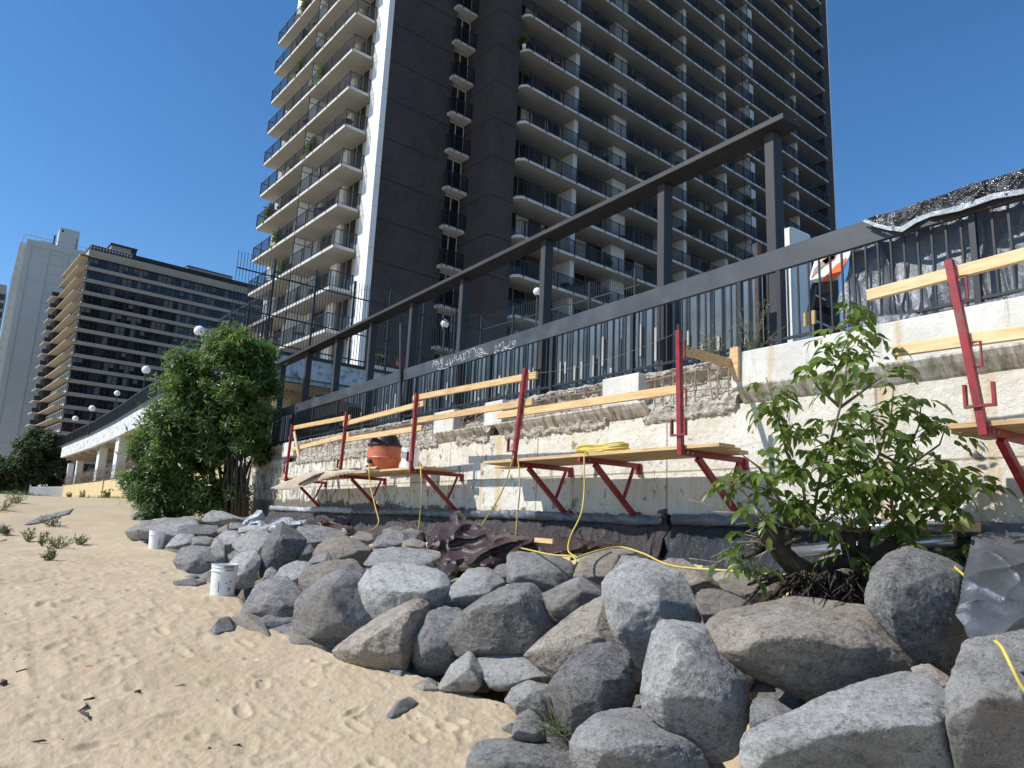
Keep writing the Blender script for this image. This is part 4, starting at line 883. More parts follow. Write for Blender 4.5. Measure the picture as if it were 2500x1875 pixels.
    for a,b,t in ((0,2.6,'g'),(2.6,3.6,'w'),(3.6,6.2,'g'),(6.2,6.9,'w'),(6.9,7.4,'w'),(7.4,10.,'g'),(10.,11.,'w'),(11.,13.4,'g'),(13.4,LY,'w')):
        m=MB()
        if t=='g':
            m.box(.30,.35,a,b,-2.63,-.2,0)
            for q in range(4): m.box(.24,.295,a+(b-a)*q/3-.025,a+(b-a)*q/3+.025,-2.63,-.2,1)
            wg.append(m); m=MB(); m.box(.27,.285,a+.1,a+.1+(b-a)*.28,-2.6,-.3); cu2.append(m)
        else: m.box(0,.5,a,b,-2.63,-.2); wc.append(m)
    dv=MB(); dv.box(-PR+.3,0,7.15,7.2,-2.5,-.21); dp=MB()
    for x in (-PR+.2,-.55): dp.box(x,x+.05,7.13,7.2,-2.63,-.2)
    dp.box(-PR+.2,0,7.13,7.17,-.7,-.65)
    sh={}; pp=Parts(T,B)
    for k in range(11):
        z=35.21-2.79*(k-2)-z0; vi=k%3
        s=B('side_balcony',sb,[M['slabedge'],M['soffit']],(0,Y0,z),None,sh.get('s')); sh['s']=s.data
        r=B('railing',rm,M['rail'],(0,0,0),s,sh.get('r')); sh['r']=r.data
        for nm,m_,mt in (('screen',dv,M['white']),('screen_pole',dp,M['rail'])):
            r=B(nm,m_,mt,(0,0,0),s,sh.get(nm)); sh[nm]=r.data
        pp.put('side_window',0,wg,[M['glass'],M['soffit']],(0,Y0,z),s); pp.put('white_pier',0,wc,M['white'],(0,Y0,z),s); pp.put('side_curtain',0,cu2,M['curtain'],(0,Y0,z),s)
        for q in range(5):
            c=Y0+.5+rs.rand()*(LY-1.4); y=-PR+.35+rs.rand()*.5; furniture('patio_chair' if rs.rand()<.65 else 'patio_table',y,c,z,rs.rand()*6,True)
        if rs.rand()<.7: furniture('balcony_plant',-PR+.25,Y0+.5+rs.rand()*(LY-1.4),z,0,True)
    pp.finish()
    mb=MB(); mb.box(0,.45,16.25,17.3,-1,H); B('end_column',mb,M['white'])
    mb=MB(); mb.box(-.02,56,0.01,17,H,H+.8); B('roof',mb,M['soffit'])
    mb=MB(); mb.tube([(9.2-0,-2.9,20.9),(9.2,-3.0,20.9)],.01,4)
tower()
# ================================================================ terrace, ramp deck, lamps, far buildings
KP=onz(649,858,7.1)
def onK(px_,py_): return onvert(px_,py_,KP,TR)
def Rp(s,l=0.,z=0.): return np.array([KP[0]+TR[0]*s+TL[0]*l,KP[1]+TR[1]*s+TL[1]*l,z])
RAMP=[(6.93,25.16),(6.3,32.5),(6.1,41.4),(5.95,47.2),(5.85,56.9),(5.5,68.7),(4.95,79.1),(4.6,86)]
def rampx(y): return float(np.interp(y,[b for a,b in RAMP],[a for a,b in RAMP]))
def quadwall(mb,P,Q,z0,z1,th=.3,n=None):
    """upright slab from P to Q (plan points), thickness to the right-hand side"""
    P=np.array(P[:2],float);Q=np.array(Q[:2],float); d=Q-P; d/=np.linalg.norm(d); r=np.array([d[1],-d[0]])*th
    V=[(*P,z0),(*Q,z0),(*(Q+r),z0),(*(P+r),z0),(*P,z1),(*Q,z1),(*(Q+r),z1),(*(P+r),z1)]
    mb.add(V,[(0,3,2,1),(4,5,6,7),(0,1,5,4),(1,2,6,5),(2,3,7,6),(3,0,4,7)])
def obox(mb,P,dx,dy,sx,sy,z0,z1):
    P=np.array(P[:2],float); a=np.array(dx)*sx; b=np.array(dy)*sy
    c=[P,P+a,P+a+b,P+b]; mb.add([(*q,z0) for q in c]+[(*q,z1) for q in c],[(0,3,2,1),(4,5,6,7),(0,1,5,4),(1,2,6,5),(2,3,7,6),(3,0,4,7)])
def terrace():
    t=thing('parking_deck','raised white concrete deck and ramp on white columns between the wall and the towers','deck',(KP[0]+1,KP[1]+3,3.2))
    mb=MB(); obox(mb,Rp(0)[:2],TR,TL,46,.3,6.18,7.1); mb.build('deck_fascia',M['wdeck'],t)
    mb=MB()
    for a,b in zip(RAMP[:-1],RAMP[1:]): quadwall(mb,a,b,6.08,7.1,.3)
    mb.build('ramp_fascia',M['wdeck'],t)
    mb=MB()
    V=[(x+.28,y,z) for x,y in RAMP for z in (6.12,6.34)]+[(22,y,z) for x,y in RAMP for z in (6.12,6.34)]; n=len(RAMP)
    F=[];
    for i in range(n-1):
        a=2*i;b=2*n+2*i; F+=[(a,b,b+2,a+2),(a+1,a+3,b+3,b+1)]
    mb.add(V,F); obox(mb,Rp(0.3,.3)[:2],TR,TL,46,14,6.25,6.9)
    for y in np.arange(30,86,4.5): mb.box(rampx(y)+.3,20,y,y+.35,5.8,6.12)
    mb.build('deck_slab',M['tanc'],t)
    for p,q in (((165,1117),(179,1117)),((186,1108),(203,1108)),((237,1089),(257,1089)),((282,1075),(302,1075))):
        a=onx(*p,6.2); b=onx(*q,6.2); mb=MB(); y=(a[1]+b[1])/2; w=.55; mb.box(6.1,6.1+w,y-w/2-.6,y+w/2+.6,3.1,6.1); mb.build('column',M['white'],t)
    for y in (44,35,28): mb=MB(); mb.box(6.5,7.05,y,y+.6,3.1,6.1); mb.build('column',M['white'],t)
    for s,l in ((1.2,1.6),(4.2,1.6),(7.5,1.6),(11,1.6),(15,1.6)):
        mb=MB(); obox(mb,Rp(s,l)[:2],TR,TL,.55,.55,3.2,6.25); mb.build('column',M['yellow'] if s<3 else M['white'],t)
    mb=MB(); obox(mb,Rp(-.2,9)[:2],TR,TL,40,.3,3.2,6.2); mb.build('back_wall',M['wall_shade'],t)
    mb=MB(); mb.box(15,15.3,34,86,3.2,6.1); mb.build('back_wall',M['dark'],t)
    mb=MB(); obox(mb,Rp(-.05,-.06)[:2],TR,TL,46,.4,7.1,7.22); mb.build('deck_kerb',M['black'],t)
    # ramp kerb and railing
    r=thing('ramp_railing','dark vertical-bar railing along the curving ramp edge in front of the lamps','railing',(6.2,45,7.1))
    mb=MB();bars=MB();tp=MB(); 
    for a,b in zip(RAMP[:-1],RAMP[1:]):
        L=math.hypot(b[0]-a[0],b[1]-a[1]); n=int(L/.16); quadwall(mb,(a[0]-.02,a[1]),(b[0]-.02,b[1]),7.1,7.3,.34)
        tp.beam((a[0]+.1,a[1],8.33),(b[0]+.1,b[1],8.33),.06,.06); tp.beam((a[0]+.1,a[1],7.42),(b[0]+.1,b[1],7.42),.04,.04)
        for i in range(n):
            f=i/n; x=a[0]+(b[0]-a[0])*f+.1; y=a[1]+(b[1]-a[1])*f; w=.05 if i%10==0 else .02; bars.box(x-w/2,x+w/2,y-w/2,y+w/2,7.3,8.32)
    mb.build('kerb',M['black'],r); tp.build('top_rail',M['rail'],r); tag(bars.build('railing_bars',M['rail'],r),kind='stuff')
    # tall picket fence on the deck
    f=thing('tall_fence','tall black iron picket fence with posts on the edge of the white deck','fence',(*Rp(3)[:2],7.22))
    sc=float((onK(1178,776)-Rp(0))[:2]@TR); 
    def run(P0,d,L,z0,z1,rails,posts,off=.0,bar=.016,col='rail'):
        d=np.array(d); n=int(L/.112)
        for i in range(n):
            p=P0[:2]+d*(i*.112); key=int(i//60)
            mb_=bm[-1]; mb_.box(p[0]-bar/2,p[0]+bar/2,p[1]-bar/2,p[1]+bar/2,z0,z1)
        for z in rails: rl[-1].beam((*(P0[:2]),z),(*(P0[:2]+d*L),z),.03,.045)
        for s in posts: m=MB(); p=P0[:2]+d*s; m.box(p[0]-.035,p[0]+.035,p[1]-.035,p[1]+.035,z0,z1+.03); m.build('fence_post',M[col],f)
    bm=[MB()]; rl=[MB()]
    run(Rp(-1.32,.05),TR,sc+1.32,7.22,10.5,(9.87,8.44,7.42),[1.32+1.6*k for k in range(0,int(sc/1.6)+1)])
    run(Rp(sc,.05),-TL,9.0,7.22,10.5,(9.87,8.44,7.42),[0,2.2,4.4,6.6,8.8])
    run(Rp(-.05,.1),TL,5.5,7.22,9.4,(9.3,7.45),[2,4])
    tag(bm[0].build('fence_bars',M['rail'],f),kind='stuff'); rl[0].build('fence_rail',M['rail'],f)
    # deck tongue that carries the returning fence
    mb=MB(); obox(mb,Rp(sc-.1,-9.2)[:2],TR,TL,22,9.1,6.18,7.2); tag(mb.build('terrace_slab',M['wdeck']),'white concrete terrace edge carrying the nearer run of tall fence','terrace')
    # chain-link under the deck
    c=MB(); 
    for k in range(-28,70):
        s0=k*.12
        for sg in (1,-1):
            a=s0 if sg>0 else s0+2.6; pts=[]
            A=Rp(a,.25,3.5); Bq=Rp(a+sg*2.6,.25,6.1)
            if min(a,a+sg*2.6)>-.2 and max(a,a+sg*2.6)<8.2: c.beam(A,Bq,.008,.008)
    tag(c.build('chain_link_fence',M['twig']),'chain-link mesh hanging under the white deck beside the leafy tree','fence')
    # car roof glimpsed behind the screen
    P=onz(778,962,4.78); cx,cy=P[0]+.85,P[1]; car=thing('parked_car','dark parked car, only its roof and window line showing above the charcoal band','car',(cx,cy,3.4))
    prof=[(-2.2,.35),(-2.2,.8),(-1.9,.95),(-1.25,1.0),(-.65,1.36),(.2,1.42),(.95,1.34),(1.6,1.02),(2.15,.9),(2.2,.4)]
    def ext(pr,w,top=1.): 
        m=MB(); n=len(pr); V=[(cx-w,cy+a,3.4+z) for a,z in pr]+[(cx+w,cy+a,3.4+z) for a,z in pr]; m.add(V,[tuple(range(n))[::-1],tuple(range(n,2*n))]+[(i,(i+1)%n,n+(i+1)%n,n+i) for i in range(n)]); return m
    ext(prof,.86).build('body',M['black'],car)
    g=[(-1.2,1.0),(-.62,1.31),(.2,1.37),(.9,1.3),(1.4,1.04)]; ext(g,.875).build('side_window',M['ribbon'],car)
    for dy in (-1.35,1.35):
        for sx in (-.86,.7): m=MB(); m.tube([(cx+sx,cy+dy,3.73),(cx+sx+.2,cy+dy,3.73)],.33,16); m.build('wheel',M['blackp'],car)
terrace()
def lamp(P,r,zb,label):
    l=thing('street_lamp',label,'lamp',(P[0],P[1],zb),0,'globe lamps along the deck')
    mb=MB(); mb.tube([(P[0],P[1],zb),(P[0],P[1],P[2]-r*.9)],[.05,.04],8); mb.tube([(P[0],P[1],zb),(P[0],P[1],zb+.25)],.09,8); mb.build('pole',M['black'],l)
    mb=MB(); mb.tube([(P[0],P[1],P[2]-r*1.12),(P[0],P[1],P[2]-r*.85)],.09,10); mb.build('collar',M['black'],l)
    mb=MB(); D,F=ico(3); mb.add(D*r+np.array(P),F); mb.build('globe',M['globe'],l,True)
for (a,b,d,lb) in ((487,808,25.5,'largest and highest white globe lamp, just left of the leafy tree top'),(357,903,20,'second largest white globe lamp on the ramp'),(286,960,13.5,'middle globe lamp of the ramp row, between a larger and a smaller pair'),(225,997,15,'globe lamp second from the far end of the ramp'),(184,1022,13.5,'globe lamp at the very end of the ramp')):
    y=onx(a,b,6.25)[1]; P=onx(a,b,6.25); P=onx(a,b,rampx(P[1])+.35); dep=(P-EYE)@CF; lamp(P,d/FPX*dep/2,7.1,lb)
P=ondep(1086,790.5,37.); lamp(P,.215,7.1,'globe lamp behind the iron fence in front of the dark brick')
P=ondep(1312,712,37.); lamp(P,.215,7.1,'globe lamp almost hidden behind a dark frame post')
def yellow_wall():
    t=thing('yellow_wall','long yellow-painted wall standing in the sand below the ramp','wall',(5.65,60,1.6))
    ys=[23.6,41,55,56.5,70,93]; zt=[3.12,3.12,3.15,3.15,3.25,3.45]; cur=0
    for i in range(len(ys)-1):
        mb=MB(); x=5.62 if i!=2 else 5.55; V=[(x,ys[i]+.03,1.0),(x,ys[i+1]-.03,1.0),(x,ys[i+1]-.03,zt[i+1]),(x,ys[i]+.03,zt[i])]; V+= [(a+.35,b,c) for a,b,c in V]
        mb.add(V,[(0,1,2,3),(7,6,5,4),(0,4,5,1),(1,5,6,2),(2,6,7,3),(3,7,4,0)]); mb.build('wall_panel',M['yellow'],t)
    mb=MB(); mb.beam((5.8,23.6,3.16),(5.8,55,3.19),.4,.06); mb.beam((5.8,55,3.19),(5.8,93,3.49),.4,.06); mb.build('cap',M['twood'],t)
    mb=MB(); rs=np.random.RandomState(2)
    for q in range(3):
        th=np.linspace(0,2*math.pi*95,95*9); y=36+q*.3+th/(2*math.pi)*.58; r=.36+.12*np.sin(th*.37+q)+.05*rs.normal(size=len(th)); zc=3.55+.2*(q%2)+ (y-36)*.006
        mb.tube(np.stack([5.95+r*np.cos(th+q),y,zc+r*np.sin(th+q)],1),.007,3)
    tag(mb.build('razor_wire',M['twig']),'tangled coils of grey razor wire along the top of the yellow wall','wire')
    f=thing('white_fence','low white picket fence beyond the dune, left of the yellow wall','fence',(3,93,1.6))
    a=ony(70,1212,94); b=ony(150,1212,92)
    for u in (0,.5,1.): p=a+(b-a)*u; m=MB(); m.box(p[0]-.06,p[0]+.06,p[1]-.06,p[1]+.06,1.6,3.35+.2*u); m.build('post',M['white'],f)
    m=MB(); n=34
    for i in range(n): p=a+(b-a)*i/n; m.box(p[0]-.045,p[0]+.045,p[1]-.02,p[1]+.02,1.6,3.15+.2*i/n)
    m.build('pickets',M['white'],f); m=MB(); m.beam((a[0],a[1],3.05),(b[0],b[1],3.25),.05,.12); m.beam((a[0],a[1],2.1),(b[0],b[1],2.1),.05,.12); m.build('rail',M['white'],f)
yellow_wall()
def far_buildings():
    # tan block with ribbon windows: front along direction D1, side along TL
    C=np.array([8.43,174.8]); D1=np.array([37.2,3.8]); D1/=np.linalg.norm(D1); ang=math.atan2(D1[1],D1[0]); Ls=40.5
    t=thing('ribbon_window_building','tan concrete block with dark ribbon windows and overhanging slabs, left of the tower','apartment building',(C[0],C[1],0.),ang)
    def B(name,mb,mat,loc=(0,0,0),parent=None,share=None): return child_local(None,mb,name,mat,parent or t,loc,False,share)
    top=1.55+.3*175.; fh=2.765
    mb=MB(); mb.box(.2,Ls,.3,22,0,top+3.2); B('core',mb,M['dark'])
    mb=MB(); mb.box(-.05,Ls+.3,-.25,22.5,top+.35,top+1.9); B('parapet',mb,M['stripc'])
    mb=MB(); mb.box(-1.6,.3,-.4,22,top+.2,top+.4); mb.box(-1.6,Ls+.3,-.6,.3,top+.2,top+.38); B('roof_slab',mb,M['tanc'])
    slab=MB(); slab.box(-1.75,.3,-.5,22,-.16,0,0); slab.box(-.1,Ls+.25,-.5,.3,-.55,.22,1)
    nw=40; w=Ls/nw; fr=MB(); rs=np.random.RandomState(5)
    pan=MB(); pan.box(0,Ls,.02,.1,-1.95,0)
    for i in range(nw+1): fr.box(i*w-.05,i*w+.05,-.05,.03,-1.95,0)
    fr.box(0,Ls,-.05,.03,-.12,0); fr.box(0,Ls,-.05,.03,-1.95,-1.86)
    fr2=[]
    for i in range(nw):
        if i%7 in (1,6): m=MB(); m.box(i*w+.06,(i+1)*w-.06,-.05,.03,-1.05,-.93); fr2.append(m)
    ph=MB()
    for i in range(9): ph.box(-.04,.2,1+i*2.1,1.9+i*2.1,-1.7,-.35)
    sw=MB(); sw.box(0,.2,0,21,-1.95,0)
    cur=[]
    for v in range(4):
        m=[]
        for i in range(nw):
            if rs.rand()<.30: b_=MB(); b_.box(i*w+.08,(i+1)*w-.08,.0,.015,-1.8 if rs.rand()<.6 else -1.0,-.12); m.append(b_)
        cur.append(m)
    sh={}; pp=Parts(t,B)
    for k in range(19):
        z=top-fh*k
        if z<3: break
        for nm,m,mt,loc in (('floor_slab',slab,[M['tanc'],M['stripc']],(0,0,z-fh+.6)),('window_band',pan,M['ribbon'],(0,0,z)),('side_wall',sw,M['whitet'] if k>7 else M['tanc'],(0,0,z))):
            key=nm if nm!='side_wall' else nm+str(k>7)
            o=B(nm,m,mt,loc,None,sh.get(key)); sh[key]=o.data
            if nm=='window_band':
                f=B('window_frame',fr,M['black'],(0,0,0),o,sh.get('f')); sh['f']=f.data
                pp.put('casement_bar',0,fr2,M['black'],(0,0,z),o)
                pp.put('blind',k%4,cur[k%4],M['blind'],(0,0,z),o)
            if nm=='side_wall': f=B('side_window',ph,M['dark'],(0,0,0),o,sh.get('ph')); sh['ph']=f.data
    pp.finish()
    # small far balconies on the back corner
    bm_=MB(); bm_.box(-2.9,-1.5,21,27,-.16,.0,0); bm_.box(-2.9,-2.8,21,27,0,1.0,1); bm_.box(-2.9,-1.5,21,21.1,0,1.0,1)
    for k in range(1,18):
        o=B('far_balcony',bm_,[M['whitet'],M['black']],(0,0,top-fh*k-2),None,sh.get('fb')); sh['fb']=o.data
    mb=MB(); mb.box(-1.5,3,20.5,30,0,top-4); B('rear_wing',mb,M['dark'])
    mb=MB(); mb.box(4.5,9.5,3,8,top+1.9,top+5.1); B('stair_house',mb,M['stripc']); mb=MB(); mb.box(4.3,9.8,2.7,8,top+5.1,top+5.5); mb.box(8.6,9.7,2.9,3.4,top+1.9,top+5.1); B('stair_roof',mb,M['black'])
    mb=MB(); mb.box(21,31.7,3,9,top+1.7,top+4.6); mb.box(14,21,4,9,top+1.7,top+3.2); B('plant_room',mb,M['tanc']); mb=MB(); mb.box(20.9,31.8,2.9,9.1,top+4.6,top+4.85); mb.box(13.9,20.9,3.9,9.1,top+3.2,top+3.4); B('plant_roof',mb,M['black']); mb=MB(); mb.box(28.5,30.2,2.95,3,top+3.2,top+3.9); B('louvre',mb,M['dark'])
    mb=MB()
    for x in np.arange(.2,8.5,.6): mb.box(x,x+.05,-.1,-.05,top+1.9,top+3.1)
    mb.box(.2,8.5,-.1,-.05,top+3.05,top+3.12); mb.box(.2,8.5,-.1,-.05,top+2.5,top+2.55); B('roof_railing',mb,M['globe'])
    mb=MB(); mb.box(-.1,Ls+.3,-.3,22.5,top+1.9,top+2.0); B('roof_edge',mb,M['black'])
    # white tower
    y=228.; zt=1.55+.3037*230; x0=-3.6; t=thing('white_tower','tall pale grey-white apartment tower with a windowless end wall at the far left','apartment tower',(x0,y,0.),-TH*0+math.radians(2.))
    def B(name,mb,mat,loc=(0,0,0),parent=None,share=None): return child_local(None,mb,name,mat,parent or t,loc,False,share)
    mb=MB(); mb.box(0,30,0,47,0,zt); B('end_wall',mb,M['whitet'])
    mb=MB(); 
    for a,b in ((-.1,1.1),(4.6,5.4),(9.2,9.9)): mb.box(a,b,-.18,-.002,0,zt-1.5)
    mb.box(-.1,30,-.25,-.003,zt-1.5,zt+.2); B('pilaster',mb,M['whitet'])
    mb=MB()
    for k in range(1,26): mb.box(5.45,9.15,-.03,-.002,zt-k*2.78,zt-k*2.78+.10); mb.box(1.1,4.6,-.02,-.002,zt-k*5.5,zt-k*5.5+.07)
    B('joint',mb,M['stripc'])
    fl=MB(); fl.box(-1.4,0,2,46,-.2,0,0); fl.box(-1.4,-1.3,2,46,0,1.,1)
    sh=None
    pm=MB(); 
    for k in range(9): pm.box(-1.5,0,2+k*5.5,2.6+k*5.5,0,zt-.5)
    B('side_fin',pm,M['whitet'])
    for k in range(1,25):
        o=B('side_balcony',fl,[M['whitet'],M['dark']],(0,0,zt-k*2.78),None,sh); sh=o.data
    mb=MB(); mb.box(-.03,-.01,2,46,2,zt-.6); B('side_glass',mb,M['ribbon'])
    mb=MB(); mb.box(7.,11.9,3,9,zt,zt+6.6); B('lift_house',mb,M['whitet']); mb=MB(); mb.box(7.5,8.0,2.95,3,zt+5.4,zt+6.0); B('vent',mb,M['dark'])
    mb=MB(); mb.box(3.,6.5,3,8,zt,zt+1.6); B('roof_box',mb,M['whitet']); mb=MB(); mb.tube([(6,.8,zt),(6,.8,zt+3.2)],.22,8); mb.tube([(11.3,1,zt),(11.3,1,zt+3.6)],.12,8); B('flue',mb,M['black'])
    mb=MB()
    for x in np.arange(-.5,16,1.1): mb.box(x,x+.07,.1,.17,zt,zt+1.4)
    for y_ in np.arange(0,46,1.6): mb.box(-.9,-.83,y_,y_+.07,zt,zt+1.4)
    mb.box(-.5,16,.1,.17,zt+1.35,zt+1.45); mb.box(-.9,-.83,0,46,zt+1.35,zt+1.45); B('roof_railing',mb,M['stripc'])
    # dark block at the left edge
    t=thing('dark_banded_building','dark banded building peeping in at the far left edge of the photo','apartment building',(-25,300,0))
    mb=MB(); mb.box(-40,-8.2,300,320,0,75.5); mb.build('body',M['stripc'],t)
    for k in range(14): m=MB(); m.box(-40,-8.1,299.7,299.98,70-k*3.2,72-k*3.2); m.build('window_band',M['ribbon'],t)
    # small red brick block
    t=thing('brick_building','small red-brick building between the leafy tree and the ribbon-window block','building',(23,95,0))
    a=np.array([21.,109.]); d=np.array([1.2,-9.]); d/=np.linalg.norm(d); b=a+d*34; mb=MB(); quadwall(mb,b,a,0,24.6,14); mb.build('brick_walls',M['redbrick'],t)
    mb=MB(); quadwall(mb,b+np.array([-.15,0]),a+np.array([-.15,.2]),24.3,25.,.4); mb.build('parapet',M['redbrick'],t)
    for k in range(9):
        for zz in (22.4,19.2):
            p=a+d*(1.8+k*3.4); m=MB(); q=p+d*1.3; quadwall(m,q+np.array([-.06,0]),p+np.array([-.06,0]),zz-1.7,zz,.1); m.build('window',M['ribbon'],t)
far_buildings()
def ground_slabs():  # unseen ground added dark to cut bounce light under the tower balconies
    mb=MB(); mb.box(8.2,700,-300,700,3.0,3.24); o=mb.build('street_ground',M['asphalt']); tag(o,'dark asphalt ground behind the wall, around the towers','ground',None,'structure')
ground_slabs()
# ================================================================ foliage
def unit(v): return v/np.maximum(np.linalg.norm(v,axis=-1,keepdims=True),1e-9)
def leaf_verts(P,D,N,L,W,kind=0):
    """P base points, D directions, N rough normals -> verts, faces"""
    n=len(P); D=unit(D); S=unit(np.cross(D,N)); N=np.cross(S,D); L=np.asarray(L).reshape(-1,1); W=np.asarray(W).reshape(-1,1)
    if kind==0:
        V=np.stack([P,P+D*L*.45+S*W-N*W*.3,P+D*L*.45-S*W-N*W*.3,P+D*L-N*L*.12],1).reshape(-1,3)
        i=np.arange(n)*4; F=np.concatenate([np.stack([i,i+1,i+3],1),np.stack([i,i+3,i+2],1)]); return V,F.tolist()
    m1=P+D*L*.3+N*0; m2=P+D*L*.66-N*L*.05; tip=P+D*L-N*L*.16
    V=np.stack([P,m1,m2,tip,m1+S*W*.92+N*W*.3,m2+S*W*.72+N*W*.22,m1-S*W*.92+N*W*.3,m2-S*W*.72+N*W*.22],1).reshape(-1,3)
    i=np.arange(n)*8; q=lambda *a:[tuple(x) for x in np.stack([i+k for k in a],1).tolist()]
    return V,q(0,4,1)+q(4,5,2,1)+q(5,3,2)+q(0,1,6)+q(1,2,7,6)+q(7,2,3)
def shoots(C,Rd,n,rs,up=.5,per=9,L=.12,W=.014,slen=.28,shell=.55):
    """n shoots over an ellipsoid, each with 'per' leaves"""
    d=unit(rs.normal(size=(n,3))); d[:,2]=np.where(d[:,2]<-.5,-d[:,2]*.6,d[:,2]); d=unit(d); r=(shell+(1-shell)*rs.rand(n))[:,None]**.8
    B=C+d*Rd*r; sd=unit(d*.8+np.array([0,0,up])+rs.normal(size=(n,3))*.45)
    P=[];D=[];N=[]
    for k in range(per):
        t=(k+.5)/per; p=B+sd*slen*(t-.3); az=rs.normal(size=(n,3)); ld=unit(sd*.55+unit(np.cross(sd,az))*.95+np.array([0,0,-.18])); P.append(p);D.append(ld);N.append(unit(sd+rs.normal(size=(n,3))*.35+np.array([0,0,.5])))
    P=np.concatenate(P);D=np.concatenate(D);N=np.concatenate(N); l=L*(.7+.6*rs.rand(len(P)))
    return P,D,N,l,W/L*l
def near_trees():
    dep=20.3
    def blob(x,y,r,dd=0,ry=None): 
        X,Y=x*.482,500+y*.482; d=dep+dd; c=ondep(X,Y,d); rr=r*.482/FPX*d; return c,np.array([rr,rr,(ry or r)*.482/FPX*d])
    groups=[('tall right-hand leafy tree rising in front of the dark fence corner',[(1180,780,110,0,120),(1130,740,70,0,90),(1270,800,80,.2,110),(1230,950,150,0),(1140,1030,110),(1260,1120,120,.3),(1190,1200,110,.2),(1060,800,45),(1320,880,40),(1290,1240,60)],(1150,1560),(1200,1000)),
            ('middle leafy tree with the bright lobe beside the globe lamp',[(940,900,90,0,100),(1010,1000,110),(900,1010,80),(990,1140,130),(880,1180,110,-.2),(1060,1250,110),(950,1300,120,-.3),(925,840,40)],(1080,1560),(980,1100)),
            ('low left-hand leafy tree spreading over the yellow wall',[(790,1110,62,-.3,70),(735,1180,50,-.3),(850,1160,75,-.3),(740,1290,66,-.4),(830,1300,88,-.4),(700,1400,46,-.4),(790,1410,84,-.5),(890,1390,90,-.4)],(940,1570),(830,1250)),
            ('round green bush at the foot of the leafy trees',[(760,1500,80,-.6,70),(850,1520,90,-.6,70),(950,1500,90,-.5,70),(1040,1520,90,-.4,60),(1110,1470,60,-.3),(690,1430,45,-.6),(1150,1540,60,-.3,50)],(900,1590),(900,1500))]
    for gi,(lb,bl,foot,cr) in enumerate(groups):
        rs=np.random.RandomState(40+gi); f=ondep(foot[0]*.482,500+foot[1]*.482,dep)
        t=thing('leafy_tree' if gi<3 else 'bush',lb,'tree' if gi<3 else 'bush',tuple(f))
        V=[];F=[];n0=0
        for b in bl:
            c,r=blob(*b[:3],*(b[3:4] or (0,)),ry=b[4] if len(b)>4 else None); n=int(560*(b[2]/100)**2)+40
            SB=[(c,r*.72,int(n*.36),.25)]
            for q in range(8):
                dd=unit(rs.normal(size=3)+np.array([0,-.2,.15])); SB.append((c+dd*r*(.75+.5*rs.rand()),r*(.20+.26*rs.rand()),int(n*.10),.1))
            A=[shoots(c_,r_,n_,rs,.7,9,.18,.023,.62,sh_) for c_,r_,n_,sh_ in SB if n_>0]
            A=[np.concatenate([a_[j] for a_ in A]) for j in range(5)]; kp=(fbm(A[0]*1.55,3,gi*7+3)+.35*fbm(A[0]*4.5,2,5))>-.10; v,fc=leaf_verts(*[a_[kp] for a_ in A]); V.append(v); F+= [tuple(i+n0 for i in q) for q in fc]; n0+=len(v)
        mesh('crown',np.concatenate(V),F,M['leaf_t'],t)
        # stems
        mb=MB()
        for k in range(7 if gi<3 else 5):
            b=bl[rs.randint(len(bl))]; e=blob(*b[:3])[0]; s=f+np.array([rs.normal()*.25,rs.normal()*.3,-.15]); m=(s*.5+e*.5)+rs.normal(size=3)*.15; m[:2]=s[:2]*.7+e[:2]*.3+rs.normal(size=2)*.08
            mb.tube([s,s*.7+m*.3+rs.normal(size=3)*.04,m,e],[.065,.055,.04,.012],7)
        mb.build('trunk',M['bark'],t,True)
    # bare leaning stems right of the trees, by the wall end
    t=thing('thin_tree','cluster of thin dark stems by the far end of the white wall','tree',tuple(ondep(575,1262,19.5)))
    rs=np.random.RandomState(8); mb=MB(); V=[];F=[];n0=0
    for k in range(9):
        x=548+k*7; s=ondep(x,1262,19.4); e=ondep(x+rs.normal()*12+6,1075+rs.rand()*60,19.6); mb.tube([s,s*.6+e*.4+rs.normal(size=3)*.06,e],[.05,.04,.02],7)
    mb.build('trunk',M['bark'],t,True)
    for X,Y,r in ((600,1100,28),(620,1060,30),(590,1040,40),(575,1200,22),(640,1020,25)):
        c=ondep(X,Y,19.7); rr=r/FPX*19.7; v,fc=leaf_verts(*shoots(c,np.array([rr,rr,rr]),110,rs,.3,7,.15,.02,.3,.3)); V.append(v); F+=[tuple(i+n0 for i in q) for q in fc]; n0+=len(v)
    mesh('crown',np.concatenate(V),F,M['leaf_t'],t)
near_trees()
def far_trees():
    L=['far dark green tree at the left edge beyond the dune','far bushy tree left of centre in the group beyond the dune','far tree with the highest crown, under the white tower','far tree touching the end of the ramp','low far bush below the ramp columns']
    for i,(x,y,r,ry) in enumerate(((8,1178,30,34),(45,1155,34,50),(88,1140,36,58),(128,1158,30,42),(165,1180,22,26))):
        c=ony(x,y,98+i*1.5); s=r/FPX*100; sz=ry/FPX*100; rs=np.random.RandomState(60+i); t=thing('far_tree',L[i],'tree',(c[0],c[1],1.7),0,'trees beyond the dune')
        V=[];F=[];n0=0
        for k in range(7):
            cc=c+rs.normal(size=3)*np.array([s*.5,s*.4,sz*.42]); A=shoots(cc,np.array([s,s,sz])*.55,460,rs,.4,6,.34,.10,.6,.3); kp=fbm(A[0]*.5,3,i)>-.12; v,fc=leaf_verts(*[a_[kp] for a_ in A]); V.append(v); F+=[tuple(j+n0 for j in q) for q in fc]; n0+=len(v)
        mesh('crown',np.concatenate(V),F,M['leaf_f'],t); mb=MB(); mb.tube([(c[0],c[1],1.5),(c[0],c[1],c[2])],[.25,.12],8); mb.build('trunk',M['bark'],t)
far_trees()
